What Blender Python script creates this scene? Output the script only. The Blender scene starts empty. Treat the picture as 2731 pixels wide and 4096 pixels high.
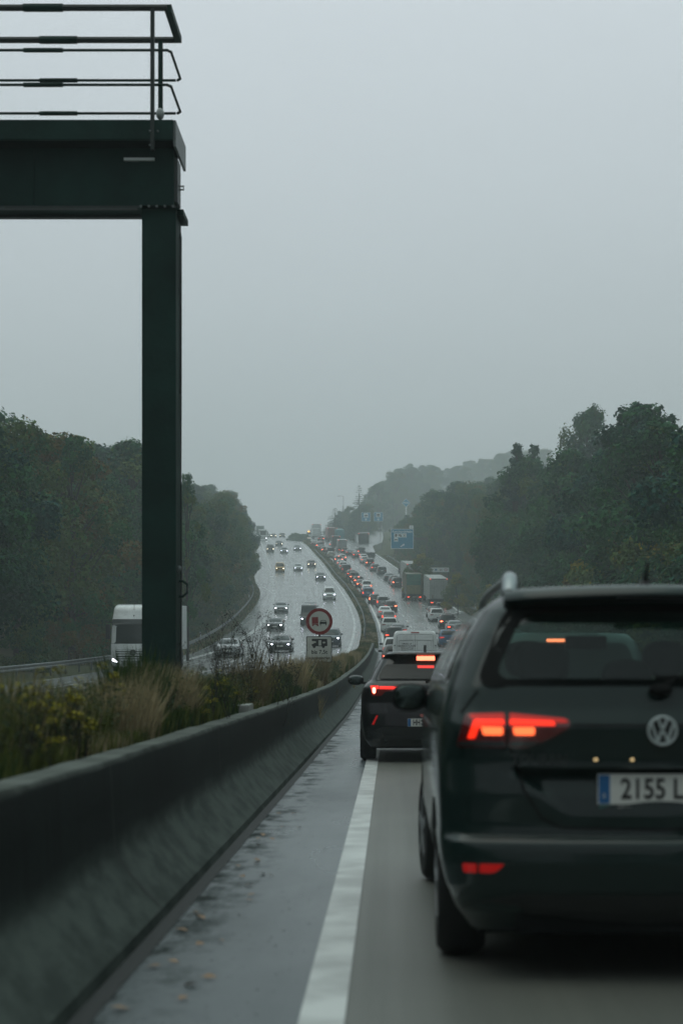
import bpy, bmesh, math, random
from mathutils import Vector, Matrix
random.seed(7)
PI = math.pi
SC = bpy.context.scene
COL = SC.collection
# ------------------------------------------------------------------ materials
MATS = {}
def nodes_of(m):
    m.use_nodes = True
    nt = m.node_tree
    return nt, nt.nodes, nt.links
def principled(name, col, rough=.5, metal=0., coat=0., spec=.5, emit=None, estr=0., noise=0., nscale=5., col2=None, bump=0., bscale=40., rough2=None, coord='Object'):
    if name in MATS: return MATS[name]
    m = bpy.data.materials.new(name); nt, N, L = nodes_of(m)
    b = N['Principled BSDF']
    b.inputs['Base Color'].default_value = (*col, 1)
    b.inputs['Roughness'].default_value = rough
    b.inputs['Metallic'].default_value = metal
    b.inputs['Coat Weight'].default_value = coat
    b.inputs['Coat Roughness'].default_value = .06
    b.inputs['Specular IOR Level'].default_value = spec
    if emit:
        b.inputs['Emission Color'].default_value = (*emit, 1)
        b.inputs['Emission Strength'].default_value = estr
    if noise or col2 or bump or rough2 is not None:
        tc = N.new('ShaderNodeTexCoord')
        nz = N.new('ShaderNodeTexNoise'); nz.inputs['Scale'].default_value = nscale; nz.inputs['Detail'].default_value = 5
        L.new(tc.outputs[coord], nz.inputs['Vector'])
        if noise or col2:
            mx = N.new('ShaderNodeMix'); mx.data_type = 'RGBA'
            c2 = col2 if col2 else tuple(c*(1-noise) for c in col)
            mx.inputs[6].default_value = (*col, 1); mx.inputs[7].default_value = (*c2, 1)
            rp = N.new('ShaderNodeMapRange'); rp.inputs[1].default_value = .38; rp.inputs[2].default_value = .64
            L.new(nz.outputs[0], rp.inputs[0]); L.new(rp.outputs[0], mx.inputs[0]); L.new(mx.outputs[2], b.inputs['Base Color'])
        if rough2 is not None:
            mr = N.new('ShaderNodeMapRange'); mr.inputs[1].default_value = .35; mr.inputs[2].default_value = .65
            mr.inputs[3].default_value = rough; mr.inputs[4].default_value = rough2
            L.new(nz.outputs[0], mr.inputs[0]); L.new(mr.outputs[0], b.inputs['Roughness'])
        if bump:
            n2 = N.new('ShaderNodeTexNoise'); n2.inputs['Scale'].default_value = bscale; n2.inputs['Detail'].default_value = 4
            L.new(tc.outputs[coord], n2.inputs['Vector'])
            bp = N.new('ShaderNodeBump'); bp.inputs['Strength'].default_value = bump; bp.inputs['Distance'].default_value = .02
            L.new(n2.outputs[0], bp.inputs['Height']); L.new(bp.outputs[0], b.inputs['Normal'])
    MATS[name] = m
    return m
def paint(name, col):
    return principled('paint_'+name, col, rough=.38, coat=.8, metal=.0, spec=.25, noise=.16, nscale=2.5, bump=.03, bscale=60)
def emis(name, col, s, base=None):
    return principled(name, base or tuple(min(1, c*.5) for c in col), rough=.2, emit=col, estr=s)
def leafmat(name, c1, c2):
    if name in MATS: return MATS[name]
    m = bpy.data.materials.new(name); nt, N, L = nodes_of(m)
    b = N['Principled BSDF']; b.inputs['Roughness'].default_value = .55; b.inputs['Specular IOR Level'].default_value = .07
    g = N.new('ShaderNodeNewGeometry'); oi = N.new('ShaderNodeObjectInfo')
    ad = N.new('ShaderNodeMath'); ad.operation = 'ADD'
    ml = N.new('ShaderNodeMath'); ml.operation = 'MULTIPLY'; ml.inputs[1].default_value = .38
    m2 = N.new('ShaderNodeMath'); m2.operation = 'MULTIPLY'; m2.inputs[1].default_value = .5
    L.new(g.outputs['Random Per Island'], ml.inputs[0]); L.new(oi.outputs['Random'], m2.inputs[0])
    L.new(ml.outputs[0], ad.inputs[0]); L.new(m2.outputs[0], ad.inputs[1])
    mx = N.new('ShaderNodeMix'); mx.data_type = 'RGBA'
    mx.inputs[6].default_value = (*c1, 1); mx.inputs[7].default_value = (*c2, 1)
    L.new(ad.outputs[0], mx.inputs[0]); L.new(mx.outputs[2], b.inputs['Base Color'])
    MATS[name] = m
    return m
# ------------------------------------------------------------------ mesh helper
class MB:
    def __init__(s): s.v=[]; s.f=[]; s.m=[]; s.mats=[]; s.uv=None
    def mi(s, mat):
        if mat is None: return 0
        if mat not in s.mats: s.mats.append(mat)
        return s.mats.index(mat)
    def add(s, vs, fs, mat=None, T=None):
        o = len(s.v)
        if T is not None: vs = [tuple(T @ Vector(p)) for p in vs]
        s.v += [tuple(p) for p in vs]; s.f += [tuple(i+o for i in f) for f in fs]
        k = s.mi(mat); s.m += [k]*len(fs); return s
    def box(s, x0, x1, y0, y1, z0, z1, mat=None, T=None, ch=0.):
        if ch <= 0:
            vs=[(x,y,z) for z in (z0,z1) for y in (y0,y1) for x in (x0,x1)]
            return s.add(vs, [(0,2,3,1),(4,5,7,6),(0,1,5,4),(2,6,7,3),(0,4,6,2),(1,3,7,5)], mat, T)
        bm = bmesh.new()
        r = bmesh.ops.create_cube(bm, size=1)
        for v in bm.verts:
            v.co = Vector((x0 if v.co.x<0 else x1, y0 if v.co.y<0 else y1, z0 if v.co.z<0 else z1))
        bmesh.ops.bevel(bm, geom=bm.edges[:], offset=ch, segments=2, affect='EDGES', profile=.7)
        bm.verts.index_update()
        vs=[v.co[:] for v in bm.verts]; fs=[[v.index for v in f.verts] for f in bm.faces]
        bm.free(); return s.add(vs, fs, mat, T)
    def tube(s, pts, r, n=8, mat=None, cap=True, T=None):
        rs = r if isinstance(r,(list,tuple)) else [r]*len(pts)
        P=[Vector(p) for p in pts]; vs=[]; fs=[]
        up=None
        for i,p in enumerate(P):
            if i==0: t=P[1]-P[0]
            elif i==len(P)-1: t=P[-1]-P[-2]
            else: t=(P[i+1]-P[i]).normalized()+(P[i]-P[i-1]).normalized()
            if t.length<1e-9: t=Vector((0,0,1))
            t.normalize()
            if up is None: up = Vector((0,0,1)) if abs(t.z)<.9 else Vector((1,0,0))
            a=t.cross(up)
            if a.length<1e-4: up=Vector((0,1,0)); a=t.cross(up)
            a.normalize(); b=t.cross(a)
            for k in range(n):
                w=2*PI*k/n; vs.append(tuple(p+(a*math.cos(w)+b*math.sin(w))*rs[i]))
        for i in range(len(P)-1):
            for k in range(n):
                k2=(k+1)%n; fs.append((i*n+k,i*n+k2,(i+1)*n+k2,(i+1)*n+k))
        if cap: fs.append(tuple(range(n))); fs.append(tuple((len(P)-1)*n+k for k in reversed(range(n))))
        return s.add(vs,fs,mat,T)
    def lathe(s, prof, n=24, mat=None, T=None, axis='x'):
        vs=[];fs=[]
        for (a,r) in prof:
            for k in range(n):
                w=2*PI*k/n; c,q=r*math.cos(w),r*math.sin(w)
                vs.append((a,c,q) if axis=='x' else ((c,a,q) if axis=='y' else (c,q,a)))
        m=len(prof)
        for i in range(m-1):
            for k in range(n):
                k2=(k+1)%n; fs.append((i*n+k,i*n+k2,(i+1)*n+k2,(i+1)*n+k))
        fs.append(tuple(range(n))); fs.append(tuple((m-1)*n+k for k in range(n)))
        return s.add(vs,fs,mat,T)
    def ell(s, c, r, mat=None, nu=14, nv=8, T=None, p=1.):
        vs=[];fs=[]
        for j in range(nv+1):
            th=PI*j/nv
            for i in range(nu):
                ph=2*PI*i/nu
                q=lambda t: math.copysign(abs(t)**p,t)
                vs.append((c[0]+r[0]*q(math.sin(th))*q(math.cos(ph)), c[1]+r[1]*q(math.sin(th))*q(math.sin(ph)), c[2]+r[2]*q(math.cos(th))))
        for j in range(nv):
            for i in range(nu):
                i2=(i+1)%nu; fs.append((j*nu+i,j*nu+i2,(j+1)*nu+i2,(j+1)*nu+i))
        return s.add(vs,fs,mat,T)
    def prism(s, poly, y0, y1, mat=None, T=None, plane='xz'):
        n=len(poly)
        def P(a,b,y): return (a,y,b) if plane=='xz' else ((y,a,b) if plane=='yz' else (a,b,y))
        vs=[P(a,b,y0) for a,b in poly]+[P(a,b,y1) for a,b in poly]
        fs=[tuple(range(n)),tuple(reversed(range(n,2*n)))]+[(i,i+n,(i+1)%n+n,(i+1)%n) for i in range(n)]
        return s.add(vs,fs,mat,T)
    def mesh(s, name, smooth=False, mat=None, fixn=True):
        me=bpy.data.meshes.new(name); me.from_pydata(s.v,[],s.f)
        for m in (s.mats or ([mat] if mat else [])): me.materials.append(m)
        if len(s.mats)>1: me.polygons.foreach_set('material_index', s.m)
        if fixn and len(s.f)<60000:
            bm=bmesh.new(); bm.from_mesh(me); bmesh.ops.recalc_face_normals(bm, faces=bm.faces[:]); bm.to_mesh(me); bm.free()
        if smooth:
            me.polygons.foreach_set('use_smooth',[True]*len(me.polygons))
            if smooth!='all':
                try: me.set_sharp_from_angle(angle=math.radians(38))
                except Exception: pass
        me.update(); return me
    def build(s, name, parent=None, smooth=False, mat=None, fixn=True, **k):
        o=bpy.data.objects.new(name, s.mesh(name,smooth,mat,fixn)); COL.objects.link(o)
        if parent: o.parent=parent
        if k: tag(o,**k)
        return o
def tag(o, label=None, cat=None, group=None, kind=None):
    if label: o['label']=label
    if cat: o['category']=cat
    if group: o['group']=group
    if kind: o['kind']=kind
    return o
def empty(name, loc=(0,0,0), **k):
    o=bpy.data.objects.new(name,None); COL.objects.link(o); o.location=loc; o.empty_display_size=.3
    tag(o,**k); return o
KIDS={}
def kids(o): return [c for c in COL.objects if c.parent==o]
def copy_tree(o, ch):
    c=o.copy(); COL.objects.link(c)
    for (p, sub) in ch:
        q=p.copy(); COL.objects.link(q); q.parent=c
        for w in sub:
            e=w.copy(); COL.objects.link(e); e.parent=q
    return c
def text_mesh(body, size, mat, T, ext=.002, align='CENTER', bold=0.):
    """lettering -> (verts, faces) in the plane x,z of the matrix T"""
    cu=bpy.data.curves.new('lettering','FONT'); cu.body=body; cu.size=size; cu.align_x=align; cu.align_y='CENTER'
    cu.extrude=ext; cu.resolution_u=3; cu.offset=bold
    o=bpy.data.objects.new('lettering',cu); COL.objects.link(o)
    dg=bpy.context.evaluated_depsgraph_get(); dg.update()
    me=bpy.data.meshes.new_from_object(o.evaluated_get(dg))
    vs=[v.co.copy() for v in me.vertices]; fs=[tuple(p.vertices) for p in me.polygons]
    bpy.data.objects.remove(o); bpy.data.curves.remove(cu); bpy.data.meshes.remove(me)
    R=Matrix.Rotation(PI/2,4,'X')
    return [tuple(T@(R@v)) for v in vs], fs
def rpoly(pts, r=.03, n=4):
    """rounded polygon"""
    out=[]; m=len(pts)
    for i in range(m):
        p=Vector(pts[i]); a=Vector(pts[i-1]); b=Vector(pts[(i+1)%m])
        rr=min(r,(a-p).length*.45,(b-p).length*.45)
        p1=p+(a-p).normalized()*rr; p2=p+(b-p).normalized()*rr
        for k in range(n+1):
            t=k/n; out.append(tuple(p1*(1-t)**2+p*2*t*(1-t)+p2*t*t))
    return out
def resamp(pts, step):
    out=[]; m=len(pts)
    for i in range(m):
        a=Vector(pts[i]); b=Vector(pts[(i+1)%m]); k=max(1,int(math.ceil((b-a).length/step)))
        for j in range(k): out.append(tuple(a+(b-a)*(j/k)))
    return out
# ------------------------------------------------------------------ camera geometry and road profile
FS=6840.; VX=1552.; VY=2743.; CZ=1.24
def lin(tab, x):
    if x<=tab[0][0]: return tab[0][1]
    for i in range(1,len(tab)):
        if x<=tab[i][0]:
            a,b=tab[i-1],tab[i]; return a[1]+(b[1]-a[1])*(x-a[0])/(b[0]-a[0])
    return tab[-1][1]
ZT=[(-60,-.3),(0,-.02),(7,0),(24,.15),(45,.45),(70,1.17),(92,1.88),(100,2.18),(120,2.98),(142,4.03),(153,4.65),(185,6.95),(208,8.95),(230,11.1),(258,14.1),(300,18.9),(338,23.3),(400,31.6),(440,36.8),(484,42.0),(540,47.9),(600,53.2),(660,57.4),(720,60.5),(800,63.),(1400,66.)]
def smooth_tab(tab, s=9., lo=-60, hi=1300, step=2.):
    xs=[lo+i*step for i in range(int((hi-lo)/step)+1)]
    out=[]
    for x in xs:
        sc=min(s, 2+abs(x)*.06)
        acc=0;w=0
        for k in range(-6,7):
            q=math.exp(-.5*(k/3)**2); acc+=q*lin(tab,x+k/3*sc); w+=q
        out.append(acc/w)
    def f(x):
        t=(x-lo)/step; i=int(math.floor(t))
        if i<0: return out[0]
        if i>=len(out)-1: return out[-1]+(out[-1]-out[-2])/step*(x-hi)
        return out[i]+(out[i+1]-out[i])*(t-i)
    return f
zr=smooth_tab(ZT)
def slope(d): return (zr(d+2)-zr(d-2))/4
def ground_d(sy, hi=640):
    V=(VY-sy)/FS; d=5.
    while d<hi:
        if CZ+V*d<=zr(d): return d
        d+=.5
    return hi
def up(sx, sy):
    d=ground_d(sy); return (d,(sx-VX)/FS*d)
def curve(pts, pre=(), ext=None, s=10.):
    t=sorted([up(*p) for p in pts]+list(pre))
    q=[t[0]]
    for p in t[1:]:
        if p[0]-q[-1][0]>3: q.append(p)
    a,b=q[-2] if len(q)<5 else q[-4],q[-1]
    k=(b[1]-a[1])/(b[0]-a[0])
    q.append((b[0]+200,b[1]+200*k)); q.append((b[0]+500,b[1]+500*k))
    return smooth_tab(q,s)
PL=curve([(1282.5,2202),(1326.5,2246),(1365,2286),(1382,2307),(1400,2334),(1423,2355.5),(1446,2386),(1467,2422),(1482,2459),(1494,2484),(1507,2535),(1251.7,2172)],
         pre=[(-60,-1.18),(0,-1.18),(25,-1.16),(45,-1.08),(70,-.95),(100,-.85),(146,-.85)])
LI=curve([(1406,2568),(1418.8,2523),(1415.6,2472),(1396,2421),(1364.5,2364),(1351,2347),(1326.5,2318.6),(1297.8,2276.5),(1269,2240),(1250,2221),(1209.6,2175.7)],
         pre=[(-60,-3.3),(0,-3.3),(60,-3.3),(120,-3.3),(150,-3.35)])
LE=curve([(767,2615),(892,2548),(968,2487),(1033,2408),(1044,2372),(1019,2330),(1010,2260),(1004,2215)],pre=[(-60,-17.),(0,-16.6),(60,-16.3),(110,-16.2)])
def RE(d):   # right edge of our pavement
    o=lin([(0,13.4),(205,13.4),(228,12.8),(240,12.5),(390,12.5)],d)
    return PL(d)+o
def LINE(d): return PL(d)+lin([(0,.93),(30,.93),(150,.55),(1000,.5)],d)
def sstep(t): t=max(0,min(1,t)); return t*t*(3-2*t)
def gz(d,X):
    """terrain height"""
    z=zr(d)
    a,b,c,e=LE(d),LI(d)+.75,PL(d)-.55,RE(d)
    if X<a:
        o=a-X; z+=.0+ .10*max(0,o-2)*sstep((o-2)/8)*1.0 if o<70 else 6.8
    elif b<X<c:
        near=1-sstep((d-95)/50)
        t=min((X-b)/max(.2,(c-b)*.5),1)
        z+=(.66*near+.12)*sstep(t)
    elif X>e:
        o=X-e; z+=.13*max(0,min(o,90)-2.5)*sstep((o-2.5)/10)
        if d>640: z+=44*sstep((d-640)/420)*sstep(o/60)
    return z-.03
# ------------------------------------------------------------------ world, light, camera
def setup():
    w=bpy.data.worlds.new('World'); SC.world=w; w.use_nodes=True
    N=w.node_tree.nodes; L=w.node_tree.links; bg=N['Background']; bg.inputs[1].default_value=.1
    sk=N.new('ShaderNodeTexSky'); sk.sky_type='NISHITA'; sk.sun_disc=False
    sk.sun_elevation=math.radians(76); sk.sun_rotation=math.radians(250); sk.air_density=1.5; sk.dust_density=6
    tc=N.new('ShaderNodeTexCoord'); sp=N.new('ShaderNodeSeparateXYZ'); L.new(tc.outputs['Generated'],sp.inputs[0])
    nz=N.new('ShaderNodeTexNoise'); nz.inputs['Scale'].default_value=2.2; nz.inputs['Detail'].default_value=3
    mp=N.new('ShaderNodeMapping'); mp.inputs['Scale'].default_value=(1,1,3); L.new(tc.outputs['Generated'],mp.inputs[0]); L.new(mp.outputs[0],nz.inputs['Vector'])
    ad=N.new('ShaderNodeMath'); ad.operation='MULTIPLY_ADD'; ad.inputs[1].default_value=.16; ad.inputs[2].default_value=-.08
    L.new(nz.outputs[0],ad.inputs[0])
    a2=N.new('ShaderNodeMath'); a2.operation='ADD'; L.new(sp.outputs[2],a2.inputs[0]); L.new(ad.outputs[0],a2.inputs[1])
    rp=N.new('ShaderNodeValToRGB'); e=rp.color_ramp.elements
    e[0].position=.0; e[0].color=(*SKY0,1); e[1].position=1; e[1].color=(*SKY2,1)
    m=rp.color_ramp.elements.new(.38); m.color=(*SKY1,1)
    L.new(a2.outputs[0],rp.inputs[0])
    ml=N.new('ShaderNodeVectorMath'); ml.operation='SCALE'; ml.inputs[3].default_value=10.; 
    fy=N.new('ShaderNodeMapRange'); fy.interpolation_type='SMOOTHSTEP'; fy.inputs[1].default_value=-.75; fy.inputs[2].default_value=.55; fy.inputs[3].default_value=.42; fy.inputs[4].default_value=1.
    L.new(sp.outputs[1],fy.inputs[0])
    vm=N.new('ShaderNodeVectorMath'); vm.operation='SCALE'; L.new(rp.outputs[0],vm.inputs[0]); L.new(fy.outputs[0],vm.inputs[3]); L.new(vm.outputs[0],ml.inputs[0])
    mx=N.new('ShaderNodeMix'); mx.data_type='RGBA'; mx.inputs[0].default_value=.93
    L.new(sk.outputs[0],mx.inputs[6]); L.new(ml.outputs[0],mx.inputs[7]); L.new(mx.outputs[2],bg.inputs[0])
    sn=bpy.data.lights.new('sun','SUN'); sn.energy=.5; sn.angle=math.radians(50); sn.color=(1,.96,.9)
    so=bpy.data.objects.new('sun',sn); COL.objects.link(so); so.rotation_euler=(math.radians(14),0,math.radians(-70))
    cam=bpy.data.cameras.new('camera'); co=bpy.data.objects.new('camera',cam); COL.objects.link(co)
    co.location=(0,0,CZ); co.rotation_euler=(PI/2,0,0)
    cam.sensor_width=36; cam.lens=36*FS/4096.; cam.clip_start=.1; cam.clip_end=3000
    cam.shift_x=-(VX-1365.5)/4096.; cam.shift_y=(VY-2048)/4096.
    cam.dof.use_dof=True; cam.dof.focus_distance=62; cam.dof.aperture_fstop=2.6
    SC.camera=co
    SC.view_settings.view_transform='Standard'; SC.view_settings.look='None'; SC.view_settings.exposure=EXPO; SC.view_settings.gamma=1
    SC.cycles.use_denoising=True
    SC.cycles.max_bounces=7; SC.cycles.volume_bounces=2; SC.cycles.transparent_max_bounces=10
    SC.cycles.sample_clamp_indirect=3.0
    SC.cycles.volume_step_rate=2
SKY0=(.50,.55,.59); SKY1=(.83,.895,.95); SKY2=(.88,1.20,1.15); EXPO=0.
setup()
# haze
def haze():
    b=MB().box(-430,430,-75,1360,-3.5,175)
    m=bpy.data.materials.new('haze'); nt,N,L=nodes_of(m)
    N.remove(N['Principled BSDF'])
    v=N.new('ShaderNodeVolumePrincipled'); v.inputs['Color'].default_value=(.88,.945,.955,1); v.inputs['Density'].default_value=.00115
    v.inputs['Anisotropy'].default_value=0.
    L.new(v.outputs[0],N['Material Output'].inputs['Volume'])
    b.build('haze',mat=m,kind='stuff',label='thin grey rain haze hanging over the whole motorway valley')
haze()
# ------------------------------------------------------------------ materials of the road
def roadmat(name, base, base2, r0, r1, streak=.5, bmp=.25, grime=False):
    m=bpy.data.materials.new(name); nt,N,L=nodes_of(m); b=N['Principled BSDF']
    uv=N.new('ShaderNodeUVMap'); 
    mp=N.new('ShaderNodeMapping'); mp.inputs['Scale'].default_value=(2.4,.03,1); L.new(uv.outputs[0],mp.inputs[0])
    n1=N.new('ShaderNodeTexNoise'); n1.inputs['Scale'].default_value=1.; n1.inputs['Detail'].default_value=4; L.new(mp.outputs[0],n1.inputs['Vector'])
    m2=N.new('ShaderNodeMapping'); m2.inputs['Scale'].default_value=(.55,.16,1); L.new(uv.outputs[0],m2.inputs[0])
    n2=N.new('ShaderNodeTexNoise'); n2.inputs['Scale'].default_value=1.; n2.inputs['Detail'].default_value=6; L.new(m2.outputs[0],n2.inputs['Vector'])
    n3=N.new('ShaderNodeTexNoise'); n3.inputs['Scale'].default_value=90.; n3.inputs['Detail'].default_value=3; L.new(uv.outputs[0],n3.inputs['Vector'])
    mx=N.new('ShaderNodeMix'); mx.data_type='FLOAT'; mx.inputs[0].default_value=streak
    L.new(n2.outputs[0],mx.inputs[2]); L.new(n1.outputs[0],mx.inputs[3])
    fr=N.new('ShaderNodeMapRange'); fr.inputs[1].default_value=.36; fr.inputs[2].default_value=.62; L.new(mx.outputs[0],fr.inputs[0])
    cm=N.new('ShaderNodeMix'); cm.data_type='RGBA'; cm.inputs[6].default_value=(*base,1); cm.inputs[7].default_value=(*base2,1)
    L.new(fr.outputs[0],cm.inputs[0])
    cm2=N.new('ShaderNodeMix'); cm2.data_type='RGBA'; cm2.blend_type='MULTIPLY'; cm2.inputs[0].default_value=.55
    g=N.new('ShaderNodeMapRange'); g.inputs[1].default_value=.3; g.inputs[2].default_value=.7; g.inputs[3].default_value=.55; g.inputs[4].default_value=1.3
    L.new(n3.outputs[0],g.inputs[0]); L.new(cm.outputs[2],cm2.inputs[6]); L.new(g.outputs[0],cm2.inputs[7])
    out=cm2.outputs[2]
    if grime:
        sx=N.new('ShaderNodeSeparateXYZ'); L.new(uv.outputs[0],sx.inputs[0])
        mk=N.new('ShaderNodeMapRange'); mk.interpolation_type='SMOOTHSTEP'; mk.inputs[1].default_value=.04; mk.inputs[2].default_value=.55; mk.inputs[3].default_value=1; mk.inputs[4].default_value=0; L.new(sx.outputs[0],mk.inputs[0])
        m4=N.new('ShaderNodeMapping'); m4.inputs['Scale'].default_value=(3.,1.6,1); L.new(uv.outputs[0],m4.inputs[0])
        n4=N.new('ShaderNodeTexNoise'); n4.inputs['Scale'].default_value=1.; n4.inputs['Detail'].default_value=8; n4.inputs['Roughness'].default_value=.7; L.new(m4.outputs[0],n4.inputs['Vector'])
        th=N.new('ShaderNodeMapRange'); th.inputs[1].default_value=.47; th.inputs[2].default_value=.62; L.new(n4.outputs[0],th.inputs[0])
        mu=N.new('ShaderNodeMath'); mu.operation='MULTIPLY'; L.new(mk.outputs[0],mu.inputs[0]); L.new(th.outputs[0],mu.inputs[1])
        gm=N.new('ShaderNodeMix'); gm.data_type='RGBA'; gm.inputs[7].default_value=(.022,.028,.026,1); L.new(mu.outputs[0],gm.inputs[0]); L.new(out,gm.inputs[6]); out=gm.outputs[2]; GM=mu.outputs[0]
    L.new(out,b.inputs['Base Color'])
    rr=N.new('ShaderNodeMapRange'); rr.inputs[3].default_value=r0; rr.inputs[4].default_value=r1; L.new(fr.outputs[0],rr.inputs[0]); L.new(rr.outputs[0],b.inputs['Roughness'])
    if grime:
        ra=N.new('ShaderNodeMix'); ra.data_type='FLOAT'; ra.inputs[3].default_value=.9; L.new(GM,ra.inputs[0]); L.new(rr.outputs[0],ra.inputs[2]); L.new(ra.outputs[0],b.inputs['Roughness'])
        rs=N.new('ShaderNodeMapRange'); rs.inputs[3].default_value=.5; rs.inputs[4].default_value=.08; L.new(GM,rs.inputs[0]); L.new(rs.outputs[0],b.inputs['Specular IOR Level'])
    bp=N.new('ShaderNodeBump'); bp.inputs['Strength'].default_value=bmp; bp.inputs['Distance'].default_value=.004
    L.new(n3.outputs[0],bp.inputs['Height']); L.new(bp.outputs[0],b.inputs['Normal'])
    return m
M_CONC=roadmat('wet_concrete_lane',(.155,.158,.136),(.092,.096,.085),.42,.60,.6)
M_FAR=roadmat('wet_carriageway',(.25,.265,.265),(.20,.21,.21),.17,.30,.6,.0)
M_SHOULD=roadmat('wet_shoulder_asphalt',(.115,.140,.148),(.070,.086,.091),.20,.45,.15,.4,True)
M_LINE=principled('road_marking_white',(.62,.64,.62),rough=.4,noise=.35,nscale=3.,bump=.2,bscale=120)
M_LINEF=principled('worn_marking_white',(.55,.58,.58),rough=.35,noise=.45,nscale=.6)
def groundmat():
    m=bpy.data.materials.new('verge_soil_and_grass'); nt,N,L=nodes_of(m); b=N['Principled BSDF']
    tc=N.new('ShaderNodeTexCoord')
    n=N.new('ShaderNodeTexNoise'); n.inputs['Scale'].default_value=.35; n.inputs['Detail'].default_value=8; n.inputs['Roughness'].default_value=.7; L.new(tc.outputs['Object'],n.inputs['Vector'])
    rp=N.new('ShaderNodeValToRGB'); e=rp.color_ramp.elements; e[0].position=.32; e[0].color=(.040,.055,.024,1); e[1].position=.7; e[1].color=(.13,.115,.065,1)
    k=e.new(.5); k.color=(.075,.085,.038,1)
    L.new(n.outputs[0],rp.inputs[0]); L.new(rp.outputs[0],b.inputs['Base Color']); b.inputs['Roughness'].default_value=.9; b.inputs['Specular IOR Level'].default_value=.15
    n2=N.new('ShaderNodeTexNoise'); n2.inputs['Scale'].default_value=6; n2.inputs['Detail'].default_value=6; L.new(tc.outputs['Object'],n2.inputs['Vector'])
    bp=N.new('ShaderNodeBump'); bp.inputs['Strength'].default_value=1; bp.inputs['Distance'].default_value=.25; L.new(n2.outputs[0],bp.inputs['Height']); L.new(bp.outputs[0],b.inputs['Normal'])
    return m
M_GROUND=groundmat()
DS=[]; d=-70.
while d<1310:
    DS.append(d); d+= 1.0 if 0<=d<60 else (2.0 if d<300 else (2.5 if d<640 else 12.))
def ribbon(name, fa, fb, dz, mat, cols=1, ds=None, zf=None, **k):
    """a sheet between the lateral curves fa and fb"""
    ds=ds or DS; vs=[];fs=[];uv=[]
    for d in ds:
        a,b=fa(d),fb(d)
        for c in range(cols+1):
            X=a+(b-a)*c/cols
            vs.append((X,d,(zf(d,X) if zf else zr(d))+dz)); uv.append((X-PL(d),d))
    w=cols+1
    for i in range(len(ds)-1):
        for c in range(cols): fs.append((i*w+c,i*w+c+1,(i+1)*w+c+1,(i+1)*w+c))
    me=bpy.data.meshes.new(name); me.from_pydata(vs,[],fs); me.materials.append(mat)
    ul=me.uv_layers.new(name='UVMap')
    for lp in me.loops: ul.data[lp.index].uv=uv[lp.vertex_index]
    me.polygons.foreach_set('use_smooth',[True]*len(me.polygons)); me.update()
    o=bpy.data.objects.new(name,me); COL.objects.link(o); tag(o,**k); return o
# terrain as one sheet
def terrain():
    offs=[-4.,-8,-14,-22,-34,-50,-80,-130,-380]
    vs=[];fs=[]
    for d in DS:
        a,b,c,e=LE(d),LI(d)+.75,PL(d)-.55,RE(d)
        row=[-400]+[a-o for o in (110,70,50,36,26,18,12,8,5,3,1.5)]+[a+.3]+[b-.05,b+.02,b+(c-b)*.12,b+(c-b)*.28,b+(c-b)*.42,b+(c-b)*.55,b+(c-b)*.75,c-.02,c+.02]+[e-.3]+[e+o for o in (1.5,3,5,8,12,18,26,36,50,70,90,120)]+[400]
        for x in row: vs.append((x,d,gz(d,x)+ (0 if abs(x)<200 else 0)))
    w=len(row)
    for i in range(len(DS)-1):
        for c in range(w-1): fs.append((i*w+c,i*w+c+1,(i+1)*w+c+1,(i+1)*w+c))
    m=MB(); m.add(vs,fs,M_GROUND); m.build('ground',smooth='all',fixn=False,kind='structure')
terrain()
ribbon('opposite_carriageway',lambda d:LE(d),lambda d:LI(d)+.75,0.,M_FAR,6,kind='structure')
ribbon('paved_shoulder',lambda d:PL(d)-.5,lambda d:LINE(d)+.02,.001,M_SHOULD,2,kind='structure')
NEAR=[x for x in DS if x<=70]; FARD=[x for x in DS if x>=70]
def lane_mix():
    m=M_CONC
    return m
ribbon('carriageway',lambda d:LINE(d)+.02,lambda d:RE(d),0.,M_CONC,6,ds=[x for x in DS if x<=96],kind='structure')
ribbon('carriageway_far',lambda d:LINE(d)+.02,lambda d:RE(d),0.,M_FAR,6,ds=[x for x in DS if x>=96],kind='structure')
# markings: each solid line or row of dashes is one sheet laid on the road
def solid(name, f, w, d0, d1, mat, dz=.006, **k):
    ds=[d0]+[x for x in DS if d0<x<d1]+[d1]
    return ribbon(name,lambda d:f(d)-w(d)/2,lambda d:f(d)+w(d)/2,dz,mat,1,ds=ds,kind='structure')
solid('edge_line',LINE,lambda d:.17 if d<60 else .26,-70,700,M_LINE,.008)
solid('right_edge_line',lambda d:PL(d)+12.1,lambda d:.34,232,410,M_LINEF)
solid('opposite_inner_line',LI,lambda d:.28,-60,600,M_LINEF)
solid('opposite_outer_line',lambda d:LI(d)-11.05,lambda d:.5,108,277,M_LINEF)
solid('opposite_outer_line',lambda d:LI(d)-11.05,lambda d:.32,352,560,M_LINEF)
def dashes(name,f,w,ln,gap,d0,d1,mat):
    b=MB(); d=d0
    while d<d1:
        ds=[d,d+ln/2,d+ln]; vs=[]
        for q in ds: vs+=[(f(q)-w/2,q,zr(q)+.007),(f(q)+w/2,q,zr(q)+.007)]
        b.add(vs,[(0,1,3,2),(2,3,5,4)],mat); d+=ln+gap
    b.build(name,kind='structure',fixn=False)
dashes('lane_dashes',lambda d:PL(d)+4.15,.2,5,7.5,20,460,M_LINEF)
dashes('lane_dashes',lambda d:PL(d)+8.15,.24,4.2,6.,20,420,M_LINEF)
dashes('lane_dashes',lambda d:LI(d)-3.7,.22,5,8,60,520,M_LINEF)
dashes('lane_dashes',lambda d:LI(d)-7.4,.22,5,8,64,520,M_LINEF)
dashes('block_dashes',lambda d:LI(d)-11.05,.62,4.4,4.6,281,352,M_LINEF)
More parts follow.
